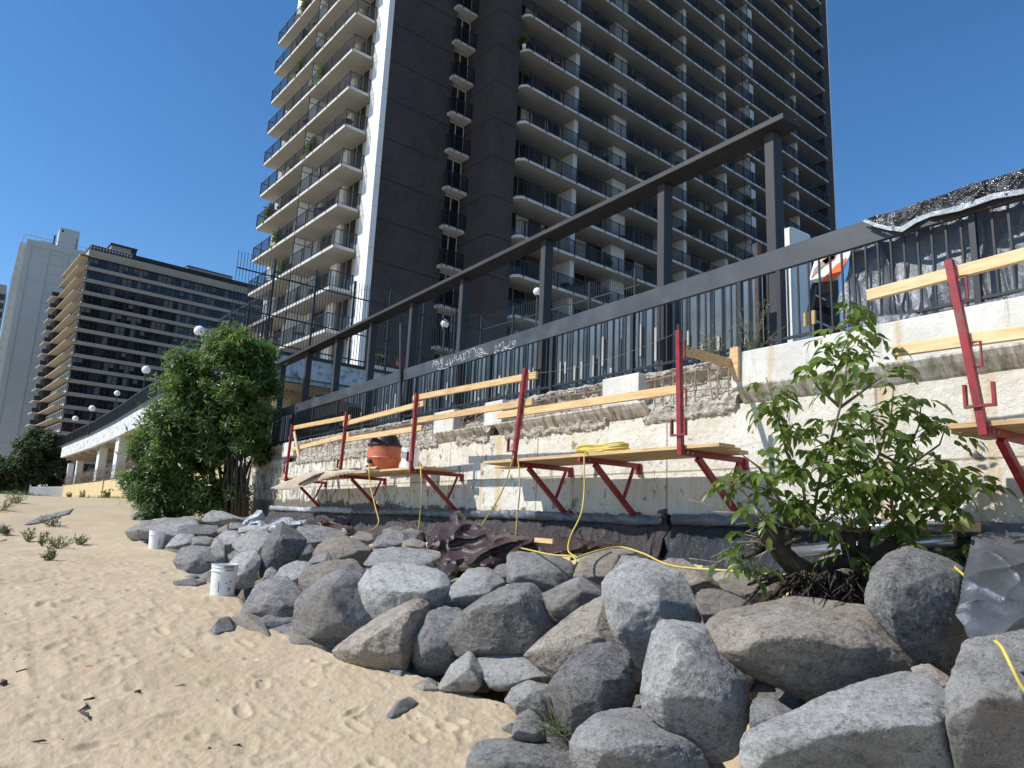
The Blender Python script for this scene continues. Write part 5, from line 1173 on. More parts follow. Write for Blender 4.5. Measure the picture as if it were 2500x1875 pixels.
def grass():
    rs=np.random.RandomState(5); P=[];D=[];L=[]
    for k in range(5200):
        x=rs.rand()*5.2-.6; y=27.0+rs.rand()**1.5*9; 
        if rs.rand()>.5+.5*math.sin(x*2.1+1): continue
        z=float(ground(x,y)); P.append((x,y,z-.02)); D.append((rs.normal()*.25,rs.normal()*.25,1)); L.append(.07+.12*rs.rand())
    for k in range(900):
        x=3.2+rs.rand()*1.2; y=21.5+rs.rand()*2.5; z=float(ground(x,y)); P.append((x,y,z-.02)); D.append((rs.normal()*.4,rs.normal()*.4,1)); L.append(.08+.1*rs.rand())
    P=np.array(P);D=np.array(D,float);L=np.array(L); v,f=leaf_verts(P,D,rs.normal(size=P.shape),L,L*.05); o=mesh('dune_grass',v,f,M['grass']); tag(o,'green beach grass along the dune crest','grass',None,'stuff')
grass()
def weeds():
    z=lambda x,y:px(0,1000,.2411,x,y)
    W=[((285,1340),.42,.16,'tall leafy weed in front of the grey slab on the dune'),((515,1180),.38,.3,'spreading grey-green weed right of the dune slab'),((430,1380),.42,.10,'thin wispy dry weed beside the round weed clump'),((595,1405),.32,.34,'dense round green weed clump, largest on the sand'),((800,1375),.30,.22,'small weed just right of the dense round clump'),((490,1540),.26,.16,'weed standing alone nearest to the camera'),((60,1270),.26,.24,'weed clump at the left edge of the dune'),((700,900),.8,.35,'leafy weed against the yellow wall, leftmost of the three'),((830,915),.9,.5,'broad leafy weed against the yellow wall in the middle'),((1075,915),.9,.4,'leafy weed against the yellow wall nearest the trees'),((160,950),.45,.3,'dry tuft at the top of the dune'),((0,1020),.5,.4,'dry grass tuft at the extreme left of the dune'),((390,590-0),.0,.0,'')]
    W=W[:-1]+[((392/.2411*1.0,1440.-10),0,0,'')][:0]
    for i,((x,y),h,w,lb) in enumerate(W):
        X,Y=z(x,y); p=hit(X,Y,lambda a,b:ground(a,b),6000,60)
        if p is None or i in (7,8,9): p=onx(X,Y,5.45)
        rs=np.random.RandomState(70+i); t=thing('weed',lb,'weed',tuple(p),0,'weeds growing in the sand'); mb=MB(); V=[];F=[];n0=0
        n=int(10+30*w); per=9
        for k in range(n):
            a=rs.rand()*6.28; rr=w*rs.rand()**.6; e=p+np.array([math.cos(a)*rr,math.sin(a)*rr,h*(.5+.5*rs.rand())*(1-.4*rr/max(w,.01))]); s=p+np.array([math.cos(a),math.sin(a),0])*.02; m=(s+e)/2+np.array([math.cos(a),math.sin(a),0])*rr*.15
            mb.tube([s,m,e],[.005,.004,.002],4)
            tt=rs.rand(per,1)*.8+.2; P=s*(1-tt)+e*tt; dd=unit(rs.normal(size=(per,3))+np.array([0,0,.5])); v,f=leaf_verts(P,dd,rs.normal(size=(per,3))+np.array([0,0,1.]),(.05+.04*rs.rand(per))*(2.2 if i in (7,8,9) else 1),(.009+.004*rs.rand(per))*(3 if i in (7,8,9) else 1)); V.append(v);F+=[tuple(j+n0 for j in q) for q in f]; n0+=len(v)
        mb.build('stem',M['stem'],t); mesh('leaves',np.concatenate(V),F,M['leaf_w'] if i not in(2,10,11) else M['grass'],t)
    # small one by itself: nearest lone sprig
    p=hit(157,1437,lambda a,b:ground(a,b)); 
weeds()
def sapling():
    rs=np.random.RandomState(21); DP=5.25; q=lambda x,y:px(1800,1150,.211,x,y)
    def S(x,y,dd=0.): return ondep(x*1.1302,y*1.1302,DP+dd)
    foot=ondep(*q(800,1250),DP); t=thing('sapling','young ash sapling sprouting broad green leaves from old cut stumps beside the white wall','sapling',tuple(foot))
    mb=MB(); Q=lambda x,y,dd=0.: ondep(*q(x,y),DP+dd)
    mb.tube([Q(1000,1330,.1),Q(840,1190),Q(640,1080),Q(500,930),Q(420,780),Q(360,680),Q(330,610)],[.04,.075,.08,.07,.068,.075,.05],12)
    mb.tube([Q(520,1000),Q(545,850),Q(560,700),Q(570,620)],[.05,.045,.055,.03],9)
    mb.tube([Q(760,1200),Q(1000,1100,.1),Q(1200,1040,.12),Q(1400,1060,.1),Q(1600,980,.1),Q(1760,870,.1),Q(1830,760,.12)],[.05,.05,.052,.06,.062,.05,.055],12)
    mb.tube([Q(1330,1020,.1),Q(1290,880,.1),Q(1280,760,.1),Q(1290,650,.1)],[.055,.055,.05,.04],9); mb.tube([Q(1450,1040,.1),Q(1460,860,.12),Q(1490,720,.12),Q(1490,640,.12)],[.05,.045,.04,.03],9)
    V=np.array(mb.v); V=V+.012*np.stack([fbm(V*14+k*9,3,k+1) for k in range(3)],1)+.006*np.stack([fbm(V*45+k*9,2,k+7) for k in range(3)],1); mb.v=[tuple(x) for x in V]
    mb.build('stump',M['bark'],t,True)
    # roots
    mb=MB()
    R=[((700,1210),(450,1250),(250,1350),(30,1600)),((640,1230),(500,1330),(400,1450),(300,1570)),((800,1200),(1000,1110),(1300,1290),(1530,1500)),((600,1230),(470,1400),(430,1560)),((500,1180),(250,1260),(120,1320)),((900,1200),(980,1400),(1100,1580)),((1000,1150),(1160,1370),(1330,1590)),((1400,1110),(1440,1300),(1470,1580)),((300,900),(120,980),(60,1010))]
    for r in R: mb.tube([Q(x,y,rs.normal()*.06) for x,y in r],np.linspace(.026,.009,len(r)),6)
    for k in range(210):
        x0=650+rs.rand()*800; y0=1150+rs.rand()*120; x1=x0+rs.normal()*220; y1=y0+180+rs.rand()*240; d0=rs.normal()*.12; d1=rs.normal()*.2
        mb.tube([Q(x0,y0,d0),Q((x0+x1)/2+rs.normal()*40,(y0+y1)/2+rs.normal()*30,(d0+d1)/2),Q(x1,min(y1,1600),d1)],[.011*(.4+rs.rand()),.007,.003],4)
    mb.build('roots',M['bark'],t,True)
    # thin pale bare twigs
    mb=MB()
    for k in range(80):
        bx,by=((380,640),(560,640),(1290,660),(1480,680),(420,900))[k%5]; a=rs.normal()*.9+(-.5 if k%5 in (0,4) else 0); L=150+rs.rand()*420; x1=bx+math.sin(a)*L; y1=by-math.cos(a)*L*.7+(L*.15 if k%5==4 else 0)
        d1=rs.normal()*.15; mx,my=(bx+x1)/2+rs.normal()*25,(by+y1)/2-L*.08
        mb.tube([Q(bx+rs.normal()*40,by+rs.normal()*20),Q(mx,my,d1/2),Q(x1,y1,d1)],[.006,.0042,.0018],4)
    for pts in (((400,700),(150,850),(-100,900),(-300,1000)),((350,640),(100,560),(-250,420),(-560,330)),((380,620),(150,330),(-100,60)),((300,600),(0,480),(-280,470)),((250,890),(60,900),(-220,1060),(-560,1010))):
        mb.tube([Q(x,y,rs.normal()*.05) for x,y in pts],np.linspace(.008,.003,len(pts)),5)
    mb.build('bare_twigs',M['twig'],t,True)
    # living stems (pixels of the overview picture)
    stems=[[(1755,1140),(1765,1060),(1790,970),(1815,880),(1828,800),(1832,720),(1828,665)],
           [(1745,1140),(1735,1050),(1700,980),(1680,900),(1665,850),(1655,815)],
           [(1760,1145),(1810,1105),(1860,1060),(1900,980),(1925,900),(1930,840)],
           [(1930,1150),(1925,1060),(1960,980),(1985,920),(1990,870)],[(1930,1150),(1990,1090),(2050,1040),(2100,1020)],
           [(1950,1150),(2010,1110),(2080,1080)],[(1745,1140),(1690,1090),(1630,1060),(1590,1040)],[(1815,880),(1770,840),(1740,800)],[(1815,880),(1870,840),(1910,810)],[(1755,1060),(1850,1020),(1940,1020),(2000,1000)],[(1690,1090),(1640,1010),(1600,980)],[(1900,980),(1960,1010),(2030,960),(2040,930)],[(1800,1130),(1830,1190),(1840,1230)],[(1730,1160),(1660,1190),(1600,1220)],[(2000,1160),(2050,1190),(2080,1200)]]
    mb=MB()
    for s in stems: mb.tube([S(x,y,rs.normal()*.05) for x,y in s],np.linspace(.013,.004,len(s)),6)
    mb.build('branches',M['stem'],t,True)
    cl=[(1828,668,26,5),(1835,700,40,9),(1800,750,44,11),(1870,745,44,11),(1835,800,60,14),(1765,800,30,6),(1905,810,34,7),(1660,835,26,6),(1690,870,30,7),(1650,890,34,8),(1720,930,36,8),(1780,930,44,12),(1850,930,60,20),(1915,900,50,14),(1975,870,32,8),(1990,910,36,9),(1760,990,60,20),(1830,1010,70,28),(1900,1010,70,30),(1960,1000,60,22),(2020,1010,50,16),(2070,1040,44,12),(2100,1050,30,7),(1700,1010,40,12),(1640,1000,34,8),(1600,1030,36,9),(1660,1070,50,18),(1720,1080,46,18),(1790,1090,50,18),(1870,1080,56,22),(1940,1090,56,20),(2010,1090,48,15),(2060,1100,34,8),(1980,1150,36,9),(2055,1190,34,8),(1830,1180,26,6),(1845,1225,20,4),(1600,1215,30,9),(1620,1150,26,6),(1575,1060,20,4),(2030,930,30,7),(1940,1150,34,7)]
    P=[];D=[];N=[];L=[];W=[]
    for cx_,cy_,r,n in cl:
        for k in range(int(n*.95)):
            a=rs.rand()*6.28; rr=r*math.sqrt(rs.rand())*.8; b=S(cx_+rr*math.cos(a),cy_+rr*math.sin(a),rs.normal()*r/FPX*DP*.9)
            rd=unit(np.array([rs.normal()*1.0,rs.normal()*1.0,rs.normal()*.35-.05])); perp=unit(np.cross(rd,[0,0,1.])); ln=.12+.08*rs.rand()
            for j in range(5):
                tt=(.35,.35,.7,.7,1.)[j]; sg=(1,-1,1,-1,0)[j]; p=b+rd*ln*tt+np.array([0,0,-.03*tt*tt])
                d=unit(rd*.6+perp*sg*.85+np.array([0,0,-.36-.3*rs.rand()])+rs.normal(size=3)*.15); P.append(p);D.append(d);N.append(unit(np.array([0,0,1.])+rs.normal(size=3)*.4)); l=.07+.065*rs.rand(); L.append(l); W.append(l*.22)
    v,f=leaf_verts(np.array(P),np.array(D),np.array(N),np.array(L),np.array(W),1); mesh('leaves',v,f,M['leaf_s'],t,True)
    # hanging green seed keys
    mb=MB()
    for cx_,cy_ in ((1840,900),(1850,960),(1850,985),(1700,900),(1890,940)):
        for k in range(22): b=S(cx_+rs.normal()*12,cy_+rs.normal()*16,rs.normal()*.05); mb.beam(b,b+np.array([rs.normal()*.012,rs.normal()*.012,-.05-.02*rs.rand()]),.005,.0015)
    mb.build('seed_keys',M['leaf_w'],t)
sapling()
def dry_weeds():
    rs=np.random.RandomState(33); c=hit(1365,1790,heap); t=MB()
    for k in range(60):
        a=rs.rand()*6.28; L=.08+.22*rs.rand(); e=c+np.array([math.cos(a)*L,math.sin(a)*L,.05+.28*rs.rand()*(rs.rand()<.4)]); s=c+rs.normal(size=3)*np.array([.05,.05,.01]); t.tube([s,(s+e)/2+rs.normal(size=3)*.03,e],[.003,.002,.001],4)
    t.tube([c+np.array([.0,0,.0]),c+np.array([.02,-.02,.35]),c+np.array([.0,-.03,.62])],[.003,.002,.001],4)
    tag(t.build('dry_weed',M['grass']),'tangle of dry straw-coloured weed between the boulders at the bottom','weed')
dry_weeds()

def rail_weeds():
    for i,(x,y,h,lb) in enumerate(((1735,852,.42,'wispy weed with tiny yellow flowers growing through the railing, left one'),(1835,848,.62,'taller wispy weed in flower growing through the railing by its post'))):
        p=onx(x,y,6.22); p[2]=3.4; rs=np.random.RandomState(90+i); t=thing('weed',lb,'weed',tuple(p)); mb=MB(); P=[];FL=[]
        for k in range(26):
            e=p+np.array([rs.normal()*.05,rs.normal()*.16,h*(.35+.65*rs.rand())]); m=(p+e)/2+rs.normal(size=3)*.02; mb.tube([p,m,e],[.003,.0025,.0015],4)
            for q in range(8): P.append(p+(e-p)*rs.rand()+rs.normal(size=3)*.02)
            FL.append(e)
        mb.build('stem',M['stem'],t); P=np.array(P); v,f=leaf_verts(P,rs.normal(size=P.shape)+np.array([0,0,.5]),rs.normal(size=P.shape),.035+.02*rs.rand(len(P)),.004+.002*rs.rand(len(P))); mesh('leaves',v,f,M['leaf_w'],t)
        mb=MB()
        for e in FL[:14]: D,F=ico(1); mb.add(D*.006+e,F)
        mb.build('flowers',M['hose'],t)
rail_weeds()
# ================================================================ sheets, pails, vacuum, hoses, litter
def crease(Q,seed):
    r=0
    for k,(m,w,e) in enumerate(((.55,1.,3.),(1.15,.55,4.),(2.3,.22,4.))):
        q=Q@np.array([[1,.2*k,-.3],[-.25,1,.35],[.3,-.2*k,1]])*m; r=r+w*(1-np.abs(vnoise(q,seed+k*3)))**e
    return r-.45
def inpoly(X,Y,poly):
    poly=np.array(poly); r=np.zeros(X.shape,bool); n=len(poly); j=n-1
    for i in range(n):
        xi,yi=poly[i];xj,yj=poly[j]; c=((yi>Y)!=(yj>Y))&(X<(xj-xi)*(Y-yi)/((yj-yi) if yj!=yi else 1e-9)+xi); r^=c; j=i
    return r
def edgedist(X,Y,poly):
    d=np.full(X.shape,1e9); n=len(poly)
    for i in range(n):
        a=np.array(poly[i],float);b=np.array(poly[(i+1)%n],float); ab=b-a; t=np.clip(((X-a[0])*ab[0]+(Y-a[1])*ab[1])/max(ab@ab,1e-9),0,1); d=np.minimum(d,np.hypot(X-a[0]-t*ab[0],Y-a[1]-t*ab[1]))
    return d
def snapto(X,Y,poly,mask):
    X=X.copy();Y=Y.copy(); x=X[mask];y=Y[mask]; bd=np.full(x.shape,1e9); bx=x.copy();by=y.copy(); n=len(poly)
    for i in range(n):
        a=np.array(poly[i],float);b=np.array(poly[(i+1)%n],float); ab=b-a; t=np.clip(((x-a[0])*ab[0]+(y-a[1])*ab[1])/max(ab@ab,1e-9),0,1); px_=a[0]+t*ab[0];py_=a[1]+t*ab[1]; d=np.hypot(x-px_,y-py_); m=d<bd; bd[m]=d[m];bx[m]=px_[m];by[m]=py_[m]
    X[mask]=bx;Y[mask]=by; return X,Y
def cloth(name,poly,place,mat,amp=.08,fr=6.,seed=1,step=2.6,back=.12,label=None,cat='tarp',group=None,th=.004,stretch=(1,1,1),edge=22.,parent=None,oc=2,fine=0.):
    """cloth: place(X,Y)->world points (n,3); folds are real displacement towards the open side"""
    poly=np.array(poly,float); x0,y0=poly.min(0);x1,y1=poly.max(0); nx=int((x1-x0)/step)+2; ny=int((y1-y0)/step)+2
    X,Y=np.meshgrid(np.linspace(x0,x1,nx),np.linspace(y0,y1,ny)); ins=inpoly(X,Y,poly); ed=edgedist(X,Y,poly); snap=ed<step*1.1; X,Y=snapto(X,Y,poly,(~ins)&snap)
    P=place(X.ravel(),Y.ravel()); Q=P*np.array(stretch)
    Q=Q+.30/fr*np.stack([fbm(Q*fr*.7,2,seed+20+k_) for k_ in range(3)],1); f=crease(Q*fr,seed)+(fine*fbm(Q*38,3,seed+50,ridge=True) if fine else 0); f=f*amp
    vt=unit(P-EYE); e=(1-np.clip(ed.ravel()/edge,0,1))**2
    P=P-vt*(f)[:,None]+vt*(back*e)[:,None]
    keep=(ins|snap)
    F=[];idx=-np.ones(nx*ny,int); k=keep
    cells=k[:-1,:-1]&k[1:,:-1]&k[:-1,1:]&k[1:,1:]; jj,ii=np.nonzero(cells); b=jj*nx+ii; F=np.stack([b,b+nx,b+nx+1,b+1],1)
    used=np.unique(F); idx[used]=np.arange(len(used)); F=idx[F]
    o=mesh(name,P[used],F.tolist(),mat,parent,smooth=True)
    s=o.modifiers.new('thickness','SOLIDIFY'); s.thickness=th
    if label: tag(o,label,cat,group)
    return o
def pl_x(Xw): return lambda X,Y: np.array([onx(a,b,Xw) for a,b in zip(X,Y)])
def pl_dep(d0,d1,y0,y1): return lambda X,Y: np.array([ondep(a,b,d0+(d1-d0)*(b-y0)/(y1-y0)) for a,b in zip(X,Y)])
z6=lambda L:[Z6(*p) for p in L]
# silver sheet hanging behind the railing bars, right
cloth('silver_sheet',z6([(640,380),(760,350),(900,330),(1000,290),(1200,240),(1470,160),(1470,720),(1200,760),(1000,800),(900,810),(640,840),(540,790),(500,700),(560,560),(575,430)]),pl_x(6.48),M['tarp_s'],.13,2.1,3,3.,.0,'silver-grey sheet hung in heavy folds behind the railing bars at the right',stretch=(1,1.3,.45))
cloth('sheet_hem',z6([(600,800),(720,770),(900,755),(1000,780),(1100,740),(1470,640),(1470,730),(1300,730),(1200,770),(980,790),(830,830),(720,850),(650,850)]),pl_x(6.22),M['tarp_s'],.05,7,9,2.6,.03,'loose silver sheet bunched on top of the coping under the right-hand railing')
top=z6([(628,290),(700,262),(820,235),(900,200),(1060,150),(1170,105),(1300,70),(1480,15),(1480,140),(1300,165),(1130,225),(980,262),(905,295),(830,340),(760,330),(700,315)])
cloth('black_tarp',top,pl_x(6.235),M['tarp_k'],.05,8,5,1.5,.0,fine=.45,label='glossy black crinkled tarp thrown over the top band of the railing at the right')
hem=z6([(628,290),(660,283),(720,305),(760,316),(830,318),(900,275),(980,245),(1130,208),(1300,148),(1480,122),(1480,148),(1300,178),(1130,238),(980,268),(905,300),(835,345),(760,335),(700,320)])
cloth('tarp_hem',hem,pl_x(6.19),M['tarp_w'],.008,6,6,2.2,.0,None)
hemo=bpy.data.objects['tarp_hem']; bt=bpy.data.objects['black_tarp']; hemo.parent=bt; hemo.matrix_parent_inverse=Matrix.Translation(bt.location).inverted()
# barrier board with orange and white slanting stripes, seen behind the bars
def barrier():
    t=thing('barrier_board','orange-and-white striped barrier board leaning behind the railing, torn at its top','barrier board',tuple(onx(2010,690,6.6)))
    q=lambda x,y:onx(1880+x*.1808,520+y*.1808,6.62)
    def strip(pts,mat,n): 
        P=[np.array(q(*p)) for p in pts]; k=len(P); mb=MB(); mb.add(P+[p+np.array([.02,0,0]) for p in P],[tuple(range(k)),tuple(range(k,2*k))[::-1]]+[(i,k+i,k+(i+1)%k,(i+1)%k) for i in range(k)]); mb.build(n,mat,t)
    strip([(515,940),(600,640),(700,600),(870,545),(1085,480),(1090,540),(1010,700),(960,800),(880,905),(690,930)],M['whiteS'],'board')
    def over(pts,mat,n):
        P=[np.array(q(*p))-np.array([.006,0,0]) for p in pts]; mb=MB(); k=len(P); mb.add(P+[p+np.array([.004,0,0]) for p in P],[tuple(range(k)),tuple(range(k,2*k))[::-1]]+[(i,k+i,k+(i+1)%k,(i+1)%k) for i in range(k)]); mb.build(n,mat,t)
    over([(690,930),(760,840),(900,700),(1020,610),(1035,610),(1010,700),(960,800),(885,900)],M['orangeS'],'orange_stripe')
    over([(560,880),(600,760),(700,650),(870,550),(900,560),(870,620),(760,690),(640,800)],M['tanc'],'torn_patch')
    over([(700,640),(860,560),(880,580),(870,625),(760,700)],M['orangeS'],'orange_stripe')
    mb=MB(); A=q(690,960);Bq=q(880,920); mb.beam(A-np.array([0,0,.05]),Bq-np.array([0,0,.06]),.06,.10); mb.build('timber',M['twood'],t)
    for a,b in (((560,960),(470,1500)),((740,1010),(770,1250))):
        mb=MB(); mb.beam(np.array(q(*a))+np.array([.05,0,0]),np.array(q(*b))+np.array([.05,0,0]),.03,.05); mb.build('leg',M['blackp'],t)
    mb=MB(); P=[np.array(q(*p)) for p in ((450,1350),(600,1310),(600,1490),(450,1530))]; mb.add(P+[p+np.array([.03,0,0]) for p in P],[(0,1,2,3),(7,6,5,4),(0,4,5,1),(1,5,6,2),(2,6,7,3),(3,7,4,0)]); tag(mb.build('particle_board',M['plank']),'small square of particle board propped behind the bars under the barrier board','board')
barrier()
# ---- cloth along the wall foot
def foot_cloth(name,y0,y1,mat,label,rollmat,seed,roll=True,rl=None):
    n=int((y1-y0)/.03); prof=[(6.10,1.66),(6.05,1.58),(6.02,1.46),(5.98,1.32),(5.92,1.18),(5.80,1.02),(5.5,.9)]; m=len(prof)
    V=np.zeros((n*m,3))
    for i,y in enumerate(np.linspace(y0,y1,n)):
        for k,(x,z) in enumerate(prof): V[i*m+k]=(x,y,z)
    d=crease(np.stack([V[:,0]*1.,V[:,1]*2.4+V[:,2]*3.,V[:,2]*.8],1)*1.5,seed); w=np.tile(np.array([.1,.3,.6,.9,1,1,1]),n); V[:,0]-=d*.19*w; V[:,2]+=d*.02*w
    F=[(i*m+k,(i+1)*m+k,(i+1)*m+k+1,i*m+k+1) for i in range(n-1) for k in range(m-1)]
    o=mesh(name,V,F,mat,smooth=True); s=o.modifiers.new('t','SOLIDIFY'); s.thickness=.006; tag(o,label,'ground cloth')
    if roll:
        n=int((y1-y0)/.03); seg=10; V=[]
        for i,y in enumerate(np.linspace(y0+.02,y1-.02,n)):
            for k in range(seg):
                a=2*math.pi*k/seg; V.append((6.055+.055*math.cos(a),y,1.655+.062*math.sin(a)+.008*math.sin(y*1.7)))
        V=np.array(V); V+= .034*np.stack([fbm(V*np.array([6,5,9.]),3,seed+7,ridge=True)]*3,1)*np.array([-1,0,.8])
        F=[(i*seg+k,i*seg+(k+1)%seg,(i+1)*seg+(k+1)%seg,(i+1)*seg+k) for i in range(n-1) for k in range(seg)]
        r=mesh('sheet_roll',V,F,rollmat,smooth=True); tag(r,rl,'sheet roll')
yk=onx(1617,1265,5.9)[1]
foot_cloth('ground_cloth',14.2,19.8,M['tarp_d'],'dark brown-black cloth pleated along the wall foot, farthest length',M['tarp_w'],3,True,'white crumpled sheet rolled along the wall foot at its far end')
foot_cloth('ground_cloth',yk+.02,14.18,M['tarp_d'],'long brown-black cloth draped along the foot of the wall behind the boulders',M['tarp_s'],5,True,'grey sheet rolled along the wall foot below the red struts')
foot_cloth('ground_cloth',.4,yk-.02,M['tarp_n'],'dark navy cloth along the wall foot left of the sapling',M['tarp_s'],8,True,'smooth grey sheet rolled along the wall foot behind the sapling')
V,F=lump([onx(1617,1265,5.85)+np.array(v)*.07 for v in ((1,0,0),(-1,.3,.3),(0,1,1),(0,-1,1.4),(.2,0,-1.5),(-.6,0,-1))],5,4,amp=.16); tag(mesh('cloth_knot',V,F,M['tarp_n'],smooth=True),'dark twisted knot of cloth tied where the brown and navy cloths meet','knot')
cloth('white_sheet',[Z4(x,y) for x,y in ((160,1580),(200,1560),(230,1540),(240,1590),(290,1650))] and [(590,1278),(604,1262),(618,1255),(628,1244),(640,1246),(648,1262),(645,1276),(655,1284),(640,1296),(622,1284),(604,1290)],pl_dep(16.2,15.6,1244,1296),M['tarp_w'],.16,3.6,4,2.2,.1,'crumpled white sheet on the boulders by the far end of the wall')
cloth('white_sheet',[(645,1300),(662,1278),(690,1264),(708,1262),(722,1272),(745,1268),(752,1280),(718,1280),(700,1284),(672,1292),(655,1304)],pl_dep(14.8,14.2,1262,1304),M['tarp_w'],.12,3.6,7,2.2,.1,'long white sheet lying over the boulders below the leftmost bracket')
# brown crumpled tarp on the boulders
bp=[(1042,1340),(1045,1318),(1058,1290),(1072,1276),(1100,1272),(1098,1258),(1108,1248),(1122,1246),(1136,1256),(1140,1268),(1166,1272),(1190,1290),(1200,1304),(1240,1302),(1290,1308),(1340,1316),(1400,1310),(1440,1322),(1500,1330),(1560,1340),(1540,1348),(1450,1350),(1400,1352),(1330,1356),(1250,1362),(1240,1374),(1200,1390),(1160,1388),(1135,1378),(1122,1380),(1116,1400),(1100,1406),(1080,1402),(1074,1385),(1078,1362),(1075,1346)]
cloth('brown_tarp',bp,pl_dep(9.0,7.7,1246,1406),M['tarp_b'],.26,2.1,11,1.8,.18,'dark brown glossy tarp crumpled on top of the boulders in front of the wall',edge=16)
cloth('brown_tarp',[(735,1296),(760,1268),(790,1262),(805,1276),(830,1282),(860,1284),(872,1300),(850,1312),(810,1300),(770,1296)],pl_dep(13.6,13.0,1262,1312),M['tarp_b'],.18,3.,14,2.,.1,'small bundle of dark brown tarp beside the white sheets',edge=12)
# silver tarp over stones at the right edge
C=lambda L:[px(1600,1200,.4069,x,y) for x,y in L]
cloth('silver_tarp',C([(1900,270),(1990,240),(2220,250),(2300,255),(2300,860),(2230,860),(2100,890),(1890,905),(1850,800),(1800,740),(1830,640),(1850,500),(1880,380)]),pl_dep(4.9,3.9,1300,1570),M['tarp_s'],.20,1.5,17,1.7,.10,'silver tarp draped over stones at the right edge',edge=40)
# hoses
def hose(pts,label,r=.0085,m='hose'):
    mb=MB(); P=[np.array(p,float) for p in pts]; Q=[]
    for i in range(len(P)-1):
        p0=P[max(i-1,0)];p1=P[i];p2=P[i+1];p3=P[min(i+2,len(P)-1)]
        for t in np.linspace(0,1,9)[:-1]: Q.append(.5*((2*p1)+(-p0+p2)*t+(2*p0-5*p1+4*p2-p3)*t*t+(-p0+3*p1-3*p2+p3)*t**3))
    Q.append(P[-1]); mb.tube(Q,r,8); return tag(mb.build('hose',M[m],None,True),label,'hose','thin yellow air hoses')
d=lambda x,y,D:ondep(x*1.1302,y*1.1302,D)
def hx(x,y,X): return onx(x*1.1302,y*1.1302,X)
hose([hx(800,1003,5.6),hx(797,1010,5.15),hx(800,1050,5.1),hx(812,1100,5.0),hx(818,1125,4.9),hx(810,1140,4.7),hx(790,1150,4.4)],'yellow hose hanging from the vacuum walkway, leftmost of the hanging hoses')
hose([hx(906,1000,5.5),hx(908,1006,5.15),hx(911,1060,5.1),hx(908,1105,5.2),hx(904,1145,5.2)],'yellow hose hanging from the right end of the vacuum walkway')
hose([hx(1110,985,5.15),hx(1085,1060,5.2),hx(1050,1120,5.3),hx(1038,1135,5.3)],'yellow hose slanting down to the left from the fourth red bracket')
hose([hx(1119,990,5.15),hx(1123,1050,5.13),hx(1118,1110,5.2),hx(1113,1170,5.2)],'yellow hose hanging straight down from the fourth red bracket')
hose([hx(1290,990,5.5),hx(1265,978,5.2),hx(1262,1010,5.14),hx(1262,1060,5.1),hx(1255,1110,5.0),hx(1232,1160,4.8),hx(1228,1190,4.6),hx(1245,1203,4.4)],'yellow hose hanging from the coil on the long middle walkway')
hose([hx(1005,1140,5.25),hx(1060,1170,5.0),hx(1130,1185,4.9),hx(1190,1198,4.6),hx(1235,1202,4.4),hx(1245,1215,4.3)],'yellow hose lying across the brown tarp',.009)
hose([hx(1245,1205,4.35),hx(1290,1190,4.6),hx(1340,1182,4.9),hx(1390,1196,4.9),hx(1430,1215,4.8),hx(1470,1225,4.7),hx(1560,1232,4.7),hx(1700,1242,4.8),hx(1760,1240,4.8)],'yellow hose running over the boulders towards the sapling',.009)
hose([d(2150,1385,3.45),d(2165,1400,3.38),d(2185,1440,3.3),d(2212,1490,3.25),d(2260,1540,3.2)],'yellow hose lying over the boulder at the right edge',.009)
hose([hx(2015,1195,5.6),hx(2045,1212,5.3),hx(2085,1245,5.0),hx(2100,1262,4.9)],'yellow hose behind the tall dark boulder beside the silver tarp',.009)
def coil():
    c=hx(1300,980,5.5); mb=MB(); rs=np.random.RandomState(6)
    for k in range(7):
        a=.17+.03*rs.rand(); b=.30+.08*rs.rand(); ph=rs.rand(); pts=[c+np.array([a*math.cos(t)*.8,b*math.sin(t)*1.1,.02+.012*k+.01*math.sin(3*t+ph)])+rs.normal(size=3)*.001+np.array([rs.normal()*.004,0,0]) for t in np.linspace(0,6.28,30)]; mb.tube(pts,.009,7)
    tag(mb.build('hose_coil',M['hose'],None,True),'loose coil of yellow hose lying on the long middle walkway','hose coil')
coil()
# thin wire from post four to post five and tangles
mb=MB(); A=onx(1290,912,5.2);Bp=onx(1653,812,5.2); mb.tube([A+(Bp-A)*t+np.array([0,0,-.35*t*(1-t)]) for t in np.linspace(0,1,14)],.0022,4); tag(mb.build('wire',M['twig']),'thin slack wire strung between the two tallest middle posts','wire')
mb=MB(); rs=np.random.RandomState(9)
c0=onx(1100,1030,6.2)
for k in range(5): mb.tube([c0+np.array([0,.4*math.cos(t)*(.5+.2*k)-.3*k*.4,.10+.12*math.sin(t)]) for t in np.linspace(0,5,16)],.012,6)
tag(mb.build('cable_bundle',M['blackp'],None,True),'tangle of black cable at the foot of the railing above the middle guard boards','cable')
